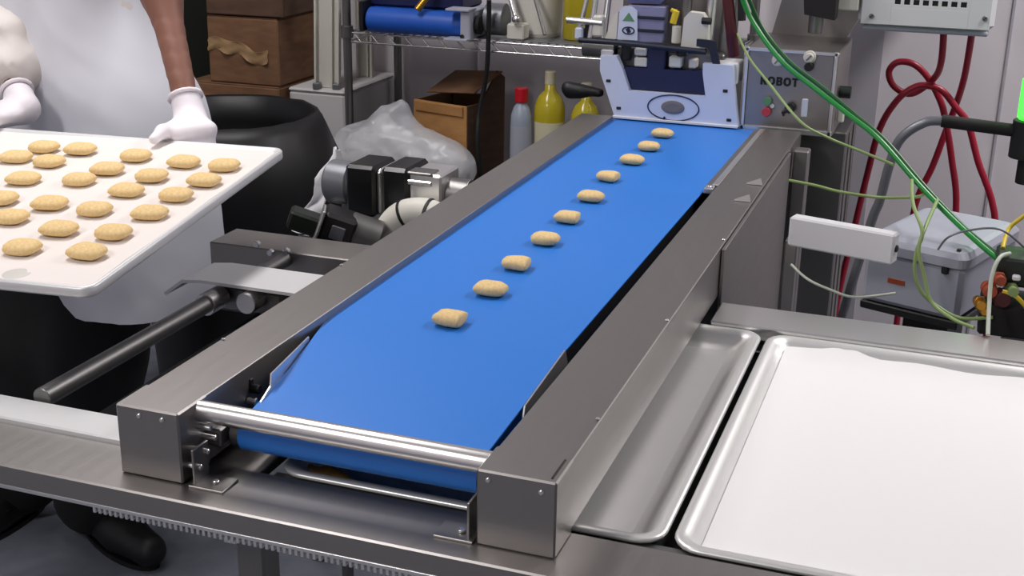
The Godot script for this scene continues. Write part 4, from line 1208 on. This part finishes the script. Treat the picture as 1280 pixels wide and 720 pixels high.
# ---------------------------------------------------------------- wire rack and what stands on it
func rack() -> void:
	var t := thing("wire_rack", "chrome wire shelving rack along the back wall behind the conveyor", "shelf rack", Vector3(-0.35, 0, -2.575))
	for e in [[-0.91, -2.4], [-0.91, -2.75], [0.22, -2.4], [0.22, -2.75]]:
		var p := part(t, "post", w(t).cyl(Vector3(e[0], 0, e[1]), Vector3(e[0], 1.75, e[1]), 0.0125, 16), M.steel_dark)
		part(p, "collar", w(t).cyl(Vector3(e[0], 0.985, e[1]), Vector3(e[0], 1.02, e[1]), 0.018, 16), M.steel_dark)
	for y in [1.0, 0.555]:
		var fr := w(t)
		for dz in [-2.4, -2.75]:
			fr.cyl(Vector3(-0.91, y, dz), Vector3(0.22, y, dz), 0.0032, 8)
			fr.cyl(Vector3(-0.91, y - 0.026, dz), Vector3(0.22, y - 0.026, dz), 0.0032, 8)
			for i in 21:
				var x0 := -0.89 + i * 0.054
				fr.cyl(Vector3(x0, y, dz), Vector3(x0 + 0.027, y - 0.026, dz), 0.0026, 6)
		for dx in [-0.91, 0.22]:
			fr.cyl(Vector3(dx, y, -2.4), Vector3(dx, y, -2.75), 0.0032, 8)
			fr.cyl(Vector3(dx, y - 0.026, -2.4), Vector3(dx, y - 0.026, -2.75), 0.0032, 8)
		part(t, "shelf_edge", fr, M.bolt)
		var wires := w(t)
		for i in 45:
			var x1 := -0.905 + i * 0.0254
			wires.cyl(Vector3(x1, y + 0.003, -2.4), Vector3(x1, y + 0.003, -2.75), 0.0022, 6)
		part(t, "shelf_wires", wires, M.steel_bright).set_meta("kind", "stuff")
	part(t, "shelf_liner", w(t).box(Vector3(-0.345, 1.0075, -2.575), Vector3(1.1, 0.003, 0.335), 0.001), M.grey_pipe, "grey sheet lining the upper shelf")  # liner extended over the whole shelf to shade the wall below
	part(t, "shelf_liner", w(t).box(Vector3(-0.35, 0.5625, -2.575), Vector3(1.1, 0.003, 0.34), 0.001), M.grey_pipe, "grey sheet lining the lower shelf")
	# small roller conveyor on the upper shelf
	var c := thing("belt_module", "short blue belt module with roller lying on the upper wire shelf", "conveyor part", Vector3(-0.63, 1.005, -2.48))
	part(c, "blue_belt", w(c).cyl(Vector3(-0.835, 1.043, -2.40), Vector3(-0.535, 1.043, -2.40), 0.036, 30, 0.004).box(Vector3(-0.685, 1.045, -2.50), Vector3(0.30, 0.066, 0.20), 0.004), M.blue_roller)
	part(c, "top_cover", w(c).box(Vector3(-0.70, 1.105, -2.50), Vector3(0.29, 0.05, 0.16), 0.006), M.navy, "dark navy cover")
	part(c, "side_plate", w(c).box(Vector3(-0.845, 1.055, -2.46), Vector3(0.012, 0.085, 0.20), 0.002), M.black)
	var br := part(c, "side_bracket", w(c).box(Vector3(-0.515, 1.050, -2.42), Vector3(0.03, 0.08, 0.16), 0.004), M.grey_box)
	part(br, "bracket_lip", w(c).box(Vector3(-0.535, 1.012, -2.34), Vector3(0.07, 0.006, 0.05), 0.001).box(Vector3(-0.535, 1.092, -2.36), Vector3(0.07, 0.006, 0.06), 0.001), M.grey_box)
	part(c, "bearing", w(c).cyl(Vector3(-0.50, 1.048, -2.39), Vector3(-0.485, 1.048, -2.39), 0.026, 20), M.rubber)
	part(c, "drive_wheel", w(c).cyl(Vector3(-0.485, 1.06, -2.44), Vector3(-0.43, 1.06, -2.44), 0.045, 26), M.grey_pipe)
	part(c, "bolt", w(c).cyl(Vector3(-0.522, 1.02, -2.339), Vector3(-0.522, 1.02, -2.334), 0.006, 10), M.black)
	part(c, "rod_fitting", w(c).cyl(Vector3(-0.668, 1.082, -2.36), Vector3(-0.625, 1.15, -2.40), 0.010, 14), M.brass)
	# pneumatic parts, white tub and oil bottles
	var pj := thing("linkage_arm", "steel linkage arm with a ball end leaning on the white tub", "linkage", Vector3(-0.38, 1.01, -2.44))
	part(pj, "rod", w(pj).cyl(Vector3(-0.385, 1.070, -2.40), Vector3(-0.435, 1.17, -2.44), 0.007, 12), M.bolt)
	part(pj, "ball_end", w(pj).blob([[Vector3(-0.385, 1.068, -2.40), Vector3(-0.384, 1.068, -2.40), 0.013, 0.013]], 0.004, 0.002), M.chrome)
	part(pj, "rod", w(pj).cyl(Vector3(-0.30, 1.03, -2.40), Vector3(-0.36, 1.17, -2.44), 0.005, 12), M.steel_dark)
	part(pj, "base", w(pj).box(Vector3(-0.39, 1.032, -2.43), Vector3(0.05, 0.044, 0.05), 0.004), M.cream)
	var tb := thing("plastic_tub", "round white plastic tub on the upper wire shelf", "tub", Vector3(-0.367, 1.0095, -2.54))
	part(tb, "body", B.new().lathe(Vector3.ZERO, Vector3.UP, [[0, 0], [0.066, 0], [0.07, 0.01], [0.076, 0.16], [0, 0.16]], 32), M.cream)
	part(tb, "lid", B.new().lathe(Vector3(0, 0.16, 0), Vector3.UP, [[0, 0], [0.08, 0], [0.08, 0.014], [0.07, 0.018], [0, 0.018]], 32), M.white)
	bottle("oil_bottle", "tall yellow oil bottle on the upper shelf left of the depositor", Vector3(-0.236, 1.0095, -2.50), 0.042, 0.24, M.oil, M.oil, 0.0)
	# lower shelf
	bottle("sauce_bottle", "grey bottle with a bright red cap on the lower shelf", Vector3(-0.372, 0.564, -2.42), 0.031, 0.29, M.bottle_grey, M.red_cap, 1.0)
	bottle("oil_bottle", "yellow oil bottle with a pale label right of the red-capped bottle", Vector3(-0.300, 0.564, -2.46), 0.045, 0.325, M.oil, M.label_pale, 2.0)
	bottle("oil_bottle", "yellow oil bottle behind the depositor's black knob", Vector3(-0.195, 0.564, -2.47), 0.043, 0.30, M.oil, M.label_pale, 2.0)
	# open carton
	var k := thing("open_carton", "open brown cardboard box with raised flaps on the lower shelf, behind the plastic bag", "box", Vector3(-0.603, 0.565, -2.52), -0.26)
	var s := Vector3(0.195, 0.245, 0.195)
	part(k, "front_side", B.new().box(Vector3(0, s.y / 2, s.z / 2 - 0.003), Vector3(s.x, s.y, 0.006), 0.001), M.board_lit)  # lit face, its brightness put into the colour
	part(k, "back_side", B.new().box(Vector3(0, s.y / 2, -s.z / 2 + 0.003), Vector3(s.x, s.y, 0.006), 0.001), M.board)
	part(k, "left_side", B.new().box(Vector3(-s.x / 2 + 0.003, s.y / 2, 0), Vector3(0.006, s.y, s.z - 0.012), 0.001), M.board)
	part(k, "right_side", B.new().box(Vector3(s.x / 2 - 0.003, s.y / 2, 0), Vector3(0.006, s.y, s.z - 0.012), 0.001), M.board_dark)  # shaded face, its darkness put into the colour
	part(k, "bottom", B.new().box(Vector3(0, 0.003, 0), Vector3(s.x - 0.012, 0.006, s.z - 0.012), 0.001), M.board)
	part(k, "flap", B.new().prism([Vector2(-0.02, s.y), Vector2(s.x / 2, s.y), Vector2(s.x / 2, s.y + 0.06), Vector2(0.06, s.y + 0.085)], 0.005, Transform3D(Basis(Vector3.UP, PI / 2), Vector3(s.x / 2 - 0.006, 0, 0.0))), M.board_dark)
	part(k, "flap", B.new().box(Vector3(0.015, s.y + 0.050, -0.005), Vector3(s.x * 0.92, 0.005, 0.15), 0.001, Basis(Vector3.RIGHT, 0.30) * Basis(Vector3.BACK, 0.10)), M.board)
	part(k, "flap", B.new().box(Vector3(-0.0, s.y - 0.016, s.z / 2 + 0.005), Vector3(s.x * 0.9, 0.03, 0.005), 0.001, Basis(Vector3.RIGHT, 0.15)), M.board_lit)
	# clear bag: a crumpled heap
	var nz := FastNoiseLite.new()
	nz.seed = 12
	nz.frequency = 5.0
	nz.fractal_type = FastNoiseLite.FRACTAL_RIDGED
	nz.fractal_octaves = 3
	var bb := B.new()
	bb.blob([[Vector3(-0.84, 0.65, -2.32), Vector3(-0.53, 0.645, -2.30), 0.085, 0.065], [Vector3(-0.80, 0.68, -2.33), Vector3(-0.735, 0.755, -2.33), 0.065, 0.038], [Vector3(-0.735, 0.75, -2.33), Vector3(-0.705, 0.800, -2.33), 0.036, 0.018], [Vector3(-0.72, 0.71, -2.32), Vector3(-0.58, 0.675, -2.31), 0.062, 0.055], [Vector3(-0.89, 0.625, -2.31), Vector3(-0.82, 0.64, -2.31), 0.045, 0.06]], 0.012, 0.02, nz, Vector3(0, 0.014, 0.010))
	var bag: Node3D = solo("plastic_bag", bb, M.film, "crumpled clear white plastic bag in front of the open cardboard box", "bag", "", Vector3(-0.7, 0.55, -2.32))
	part(bag, "bag_filling", w(bag).blob([[Vector3(-0.83, 0.64, -2.33), Vector3(-0.55, 0.635, -2.31), 0.07, 0.05], [Vector3(-0.80, 0.69, -2.34), Vector3(-0.765, 0.755, -2.34), 0.048, 0.02], [Vector3(-0.71, 0.695, -2.33), Vector3(-0.59, 0.66, -2.32), 0.045, 0.04]], 0.014, 0.02, nz, Vector3(0, 0.014, 0.010)), M.foam)
	hose("power_cable", [Vector3(-0.455, 1.12, -2.37), Vector3(-0.457, 1.045, -2.375), Vector3(-0.462, 0.935, -2.378), Vector3(-0.472, 0.866, -2.378), Vector3(-0.483, 0.80, -2.37), Vector3(-0.478, 0.72, -2.35), Vector3(-0.465, 0.575, -2.36)], 0.007, M.black, "black power cable hanging from the upper shelf past the open box", "cable")

func bottle(called: String, label: String, at: Vector3, r: float, h: float, m: Material, top: Material, kind: float) -> void:
	var t := thing(called, label, "bottle", at)
	part(t, "body", B.new().lathe(Vector3.ZERO, Vector3.UP, [[0, 0], [r * 0.9, 0], [r, r * 0.12], [r, h * 0.72], [r * 0.96, h * 0.80], [r * 0.72, h * 0.88], [r * 0.36, h * 0.93], [r * 0.33, h], [0, h]], 28, false), m)
	if kind == 1.0:
		part(t, "cap", B.new().cyl(Vector3(0, h * 0.93, 0), Vector3(0, h * 1.07, 0), r * 0.62, 20, 0.002), top)
		part(t, "label_band", B.new().cyl(Vector3(0, h * 0.2, 0), Vector3(0, h * 0.70, 0), r * 1.01, 28, 0.0005), M.grey_box)
	elif kind == 2.0:
		part(t, "label_band", B.new().cyl(Vector3(0, h * 0.12, 0), Vector3(0, h * 0.66, 0), r * 1.01, 28, 0.0005), top)
		part(t, "cap", B.new().cyl(Vector3(0, h * 0.98, 0), Vector3(0, h * 1.1, 0), r * 0.36, 18, 0.002), M.label_pale)
	else:
		part(t, "cap", B.new().cyl(Vector3(0, h * 0.98, 0), Vector3(0, h * 1.1, 0), r * 0.38, 18, 0.002), M.yellow)

# ---------------------------------------------------------------- right of the conveyor
func right_side() -> void:
	# vented white cover at the top
	var v := thing("vented_cover", "white metal cover with rows of square vent holes on the back right", "cover", Vector3(0.75, 1.145, -2.06))
	part(v, "body", w(v).box(Vector3(0.75, 1.376, -2.10), Vector3(0.30, 0.44, 0.18), 0.016), M.white)
	part(v, "inner", w(v).box(Vector3(0.758, 1.29, -2.0095), Vector3(0.168, 0.168, 0.004), 0.001), M.black)
	var lat := w(v)
	var gz := -2.006
	for i in 9:   # upright bars between the holes
		lat.box(Vector3(0.676 + i * 0.0205, 1.29, gz), Vector3(0.0075, 0.168, 0.005), 0.0005)
	for i in 9:
		lat.box(Vector3(0.758, 1.207 + i * 0.0205, gz), Vector3(0.1715, 0.0085, 0.0046), 0.0005)
	lat.box(Vector3(0.6405, 1.275, gz), Vector3(0.065, 0.222, 0.005), 0.001)
	lat.box(Vector3(0.8665, 1.275, gz), Vector3(0.047, 0.222, 0.005), 0.001)
	lat.box(Vector3(0.758, 1.184, gz), Vector3(0.170, 0.040, 0.005), 0.001)
	part(v, "vent_grille", lat, M.white)
	for e in [[0.632, 1.182], [0.878, 1.190]]:
		var sc := part(v, "screw", w(v).cyl(Vector3(e[0], e[1], -2.005), Vector3(e[0], e[1], -1.998), 0.006, 14), M.grey_pipe)
		part(sc, "screw_slot", w(v).box(Vector3(e[0], e[1], -1.9975), Vector3(0.009, 0.002, 0.001), 0.0003, Basis(Vector3.BACK, 0.8)), M.black)
	part(v, "lower_lip", w(v).box(Vector3(0.75, 1.154, -2.10), Vector3(0.28, 0.012, 0.17), 0.004), M.grey_box)
	part(v, "wall_arm", w(v).box(Vector3(0.75, 1.36, -2.454), Vector3(0.12, 0.12, 0.53), 0.004), M.white)
	var jb := thing("junction_box", "pale grey junction box at the left of the vented cover", "box", Vector3(0.575, 1.19, -2.1))
	part(jb, "body", w(jb).box(Vector3(0.577, 1.29, -2.06), Vector3(0.05, 0.20, 0.10), 0.004), M.cream)
	part(jb, "lid", w(jb).box(Vector3(0.577, 1.29, -2.006), Vector3(0.046, 0.196, 0.008), 0.002), M.cream)
	# red hoses
	hose("red_hose", [Vector3(0.791, 1.15, -2.13), Vector3(0.793, 1.059, -2.2), Vector3(0.778, 1.002, -2.29), Vector3(0.730, 0.959, -2.3), Vector3(0.685, 0.974, -2.3), Vector3(0.668, 1.010, -2.3), Vector3(0.686, 1.036, -2.3), Vector3(0.726, 1.034, -2.3), Vector3(0.764, 1.003, -2.3), Vector3(0.800, 0.948, -2.3), Vector3(0.819, 0.899, -2.3), Vector3(0.847, 0.797, -2.3), Vector3(0.873, 0.668, -2.3), Vector3(0.88, 0.40, -2.3), Vector3(0.88, 0.02, -2.3)], 0.0085, M.red, "red hose that makes a round loop under the vented cover", "hose", "red hoses under the vented cover")
	hose("red_hose", [Vector3(0.855, 1.15, -2.13), Vector3(0.851, 1.020, -2.25), Vector3(0.838, 0.928, -2.33), Vector3(0.823, 0.864, -2.33), Vector3(0.801, 0.767, -2.33), Vector3(0.776, 0.690, -2.33), Vector3(0.767, 0.60, -2.33), Vector3(0.76, 0.3, -2.33), Vector3(0.76, 0.02, -2.33)], 0.0085, M.red, "straight red hose from the right end of the vented cover, slanting down left", "hose", "red hoses under the vented cover")
	hose("red_hose", [Vector3(0.60, 0.02, -2.27), Vector3(0.60, 0.35, -2.27), Vector3(0.625, 0.588, -2.27), Vector3(0.645, 0.753, -2.27), Vector3(0.663, 0.870, -2.27), Vector3(0.698, 0.946, -2.27), Vector3(0.739, 0.983, -2.27), Vector3(0.777, 0.986, -2.27), Vector3(0.807, 0.974, -2.27), Vector3(0.841, 0.937, -2.27), Vector3(0.874, 0.899, -2.27), Vector3(0.908, 0.810, -2.27), Vector3(0.974, 0.638, -2.27), Vector3(0.99, 0.3, -2.27), Vector3(0.99, 0.02, -2.27)], 0.0085, M.red, "red hose arching up from the floor and down again behind the grey box", "hose", "red hoses under the vented cover")
	# signal tower on its arm
	var st := thing("signal_light", "green glowing signal light on a grey bent arm with black sleeve", "signal light", Vector3(0.97, 0, -1.5))
	part(st, "arm", w(st).tube([Vector3(0.60, 0.02, -1.5), Vector3(0.655, 0.5, -1.5), Vector3(0.706, 0.809, -1.5), Vector3(0.722, 0.878, -1.5), Vector3(0.733, 0.954, -1.5), Vector3(0.747, 1.004, -1.5), Vector3(0.781, 1.037, -1.5), Vector3(0.822, 1.048, -1.5), Vector3(0.95, 1.043, -1.5)], 0.0095, 14), M.grey_pipe, "bent grey pipe")
	part(st, "sleeve", w(st).cyl(Vector3(0.820, 1.048, -1.5), Vector3(0.965, 1.040, -1.5), 0.0125, 18), M.rubber, "black foam sleeve")
	part(st, "base", w(st).cyl(Vector3(0.982, 0.99, -1.5), Vector3(0.982, 1.062, -1.5), 0.033, 24), M.black)
	part(st, "base_stem", w(st).cyl(Vector3(0.988, 0.94, -1.5), Vector3(0.988, 0.99, -1.5), 0.02, 18), M.black)
	part(st, "lens", w(st).cyl(Vector3(0.985, 1.064, -1.5), Vector3(0.985, 1.142, -1.5), 0.030, 26, 0.003), M.lit_green, "glowing green lens")
	part(st, "cap", w(st).cyl(Vector3(0.985, 1.142, -1.5), Vector3(0.985, 1.19, -1.5), 0.028, 24), M.black)
	var gl := OmniLight3D.new()
	gl.name = "signal_lamp"
	gl.light_color = Color(0.3, 1.0, 0.3)
	gl.light_energy = 0.004
	gl.light_size = 0.03
	gl.omni_range = 8.0
	gl.omni_attenuation = 2.0
	gl.shadow_enabled = true
	gl.position = Vector3(0.985, 1.10, -1.5) - st.position
	st.add_child(gl)
	# bracket arm
	var a := thing("bracket_arm", "pale grey steel channel arm sticking out from the conveyor's support post", "bracket", Vector3(0.60, 0.93, -1.0), 0.0)
	var p0 := Vector3(0.612, 0, -0.990)
	var p1 := Vector3(0.783, 0, -0.945)
	var d := (p1 - p0).normalized()
	var bs := Basis(d, Vector3.UP, d.cross(Vector3.UP))
	var ln := p0.distance_to(p1)
	part(a, "channel", w(a).box((p0 + p1) / 2 + Vector3(0, 0.944, 0), Vector3(ln, 0.050, 0.026), 0.003, bs), M.white)
	part(a, "end_bolt", w(a).cyl(p1 + Vector3(0, 0.944, 0) - d * 0.002, p1 + Vector3(0, 0.944, 0) + d * 0.003, 0.006, 12), M.black)
	part(a, "stand", w(a).box(Vector3(0.612, 0.46, -1.02), Vector3(0.02, 0.92, 0.03), 0.002), M.steel)
	# grey control box on its stand
	var g := thing("equipment_box", "grey plastic equipment box with a rounded lid beyond the trays", "box", Vector3(0.853, 0.815, -1.145), -0.349)
	var bx := B.new()
	part(g, "body", B.new().box(Vector3(0, 0.045, 0), Vector3(0.17, 0.09, 0.25), 0.008), M.grey_box)
	var lid := B.new()
	var rg := []
	for e in [[0.0, 0.088], [-0.003, 0.09], [-0.003, 0.105], [0.004, 0.114], [0.014, 0.117]]:
		var r0 := B.ring(0.172 - 2 * e[0], 0.252 - 2 * e[0], 0.02, e[1])
		rg.append(r0)
	lid.loops(rg, -1)
	lid.fan(rg[-1], Vector3(0, 0.117, 0), false, 7)
	lid.fan(rg[0], Vector3(0, 0.088, 0), true, 8)
	var ld := part(g, "lid", lid, M.grey_box)
	for e in [[0.068, 0.112], [-0.068, 0.112]]:
		part(ld, "lid_screw", B.new().cyl(Vector3(e[0], 0.116, e[1]), Vector3(e[0], 0.119, e[1]), 0.004, 10), M.black)
	part(g, "latch", B.new().box(Vector3(0.055, 0.084, 0.127), Vector3(0.012, 0.014, 0.006), 0.002), M.rubber)
	part(g, "sticker", B.new().box(Vector3(-0.025, 0.045, 0.1255), Vector3(0.03, 0.009, 0.0015), 0.0005), M.orange, "faded orange sticker")
	part(g, "stand", B.new().box(Vector3(0, -0.008, 0), Vector3(0.17, 0.014, 0.25), 0.002).box(Vector3(0, -0.415, 0), Vector3(0.08, 0.80, 0.08), 0.003), M.black)
	# valve cluster at the right edge
	var c := thing("valve_manifold", "dark valve manifold with brass fittings and wires at the right edge", "valve manifold", Vector3(0.965, 0.81, -0.965))
	part(c, "base_block", w(c).box(Vector3(0.975, 0.85, -0.975), Vector3(0.11, 0.05, 0.10), 0.004), M.rubber)
	part(c, "valve_block", w(c).box(Vector3(0.972, 0.925, -0.985), Vector3(0.075, 0.045, 0.08), 0.004), M.green_black)
	part(c, "stand", w(c).box(Vector3(0.985, 0.41, -0.985), Vector3(0.05, 0.82, 0.05), 0.003), M.steel_dark)
	for e in [[0.915, 0.872, M.brass, 0.008], [0.926, 0.896, M.orange, 0.010], [0.938, 0.915, M.orange, 0.008], [0.945, 0.885, M.red_dark, 0.012], [0.921, 0.862, M.brass, 0.006], [0.958, 0.90, M.lime, 0.008]]:
		part(c, "fitting", w(c).cyl(Vector3(e[0], e[1], -0.955), Vector3(e[0] + 0.006, e[1] + 0.004, -0.915), e[3], 12).cyl(Vector3(e[0] + 0.003, e[1] + 0.002, -0.94), Vector3(e[0] + 0.004, e[1] + 0.003, -0.93), e[3] * 1.35, 6), e[2])
	part(c, "connector", w(c).box(Vector3(0.966, 0.921, -0.938), Vector3(0.012, 0.008, 0.012), 0.002), M.white)
	# hoses and wires
	hose("air_tube", [Vector3(0.446, 1.319, -1.25), Vector3(0.475, 1.255, -1.25), Vector3(0.539, 1.187, -1.22), Vector3(0.608, 1.143, -1.2), Vector3(0.670, 1.109, -1.17), Vector3(0.729, 1.075, -1.14), Vector3(0.804, 1.012, -1.1), Vector3(0.875, 0.963, -1.05), Vector3(0.935, 0.931, -1.0), Vector3(0.985, 0.911, -0.96)], 0.0044, M.green, "bright green air tube crossing in front of the control cabinet, lower of the pair", "tube", "green air tubes")
	hose("air_tube", [Vector3(0.453, 1.319, -1.26), Vector3(0.492, 1.243, -1.26), Vector3(0.551, 1.186, -1.23), Vector3(0.618, 1.145, -1.21), Vector3(0.680, 1.108, -1.18), Vector3(0.740, 1.071, -1.15), Vector3(0.813, 1.008, -1.11), Vector3(0.885, 0.957, -1.06), Vector3(0.941, 0.932, -1.01), Vector3(0.985, 0.921, -0.97)], 0.0038, M.green_dark, "darker green air tube crossing in front of the control cabinet, upper of the pair", "tube", "green air tubes")
	hose("air_tube", [Vector3(0.575, 0.975, -1.2), Vector3(0.624, 0.970, -1.2), Vector3(0.667, 0.963, -1.2), Vector3(0.737, 0.960, -1.2), Vector3(0.800, 0.985, -1.13), Vector3(0.815, 1.0, -1.105)], 0.0028, M.lime, "thin pale green tube running level from the conveyor post to the green tubes", "tube", "thin pale green tubes")
	hose("air_tube", [Vector3(0.79, 1.02, -1.10), Vector3(0.800, 1.01, -0.98), Vector3(0.820, 0.980, -0.93), Vector3(0.815, 0.947, -0.93), Vector3(0.816, 0.913, -0.93), Vector3(0.830, 0.882, -0.93), Vector3(0.857, 0.861, -0.93), Vector3(0.893, 0.850, -0.92), Vector3(0.94, 0.858, -0.92)], 0.003, M.lime, "pale green tube hanging in front of the grey box, bending right to the valves", "tube", "thin pale green tubes")
	hose("air_tube", [Vector3(0.835, 0.995, -1.085), Vector3(0.824, 0.985, -0.95), Vector3(0.818, 0.954, -0.92), Vector3(0.831, 0.912, -0.92), Vector3(0.847, 0.874, -0.91), Vector3(0.880, 0.858, -0.89), Vector3(0.913, 0.858, -0.86)], 0.003, M.lime, "pale green tube hanging in front of the grey box and ending on the steel bar", "tube", "thin pale green tubes")
	hose("air_tube", [Vector3(0.36, 1.15, -1.80), Vector3(0.42, 1.125, -1.62), Vector3(0.495, 1.115, -1.40), Vector3(0.574, 1.064, -1.3), Vector3(0.627, 1.038, -1.3), Vector3(0.687, 1.021, -1.29), Vector3(0.755, 1.03, -1.16)], 0.0026, M.lime, "thin pale green tube running across the control cabinet's buttons", "tube", "thin pale green tubes")
	hose("signal_wire", [Vector3(0.617, 0.881, -0.995), Vector3(0.653, 0.880, -0.93), Vector3(0.692, 0.870, -0.92), Vector3(0.731, 0.863, -0.92), Vector3(0.790, 0.868, -0.95)], 0.0022, M.wire_white, "thin white wire sagging under the pale bracket arm", "wire")
	hose("signal_wire", [Vector3(0.952, 0.952, -0.96), Vector3(0.937, 0.955, -0.92), Vector3(0.929, 0.931, -0.9), Vector3(0.930, 0.895, -0.88), Vector3(0.933, 0.858, -0.835)], 0.0032, M.wire_white, "pale grey cable dropping from the valve manifold onto the steel bar", "cable")
	hose("signal_wire", [Vector3(0.943, 0.948, -1.0), Vector3(0.948, 0.965, -1.04), Vector3(0.959, 0.980, -1.05), Vector3(0.990, 1.010, -1.05)], 0.0035, M.yellow, "yellow wire rising behind the valve manifold", "wire")
	hose("signal_wire", [Vector3(0.846, 0.934, -1.0), Vector3(0.859, 0.956, -1.0), Vector3(0.888, 0.971, -1.0), Vector3(0.935, 0.978, -1.0), Vector3(0.978, 0.95, -1.0)], 0.0018, M.grey_pipe, "thin grey wire arching over the grey box lid", "wire")
	hose("signal_wire", [Vector3(0.948, 0.902, -0.92), Vector3(0.969, 0.896, -0.92), Vector3(0.993, 0.870, -0.93)], 0.0035, M.yellow, "short yellow wire in front of the valve manifold", "wire")
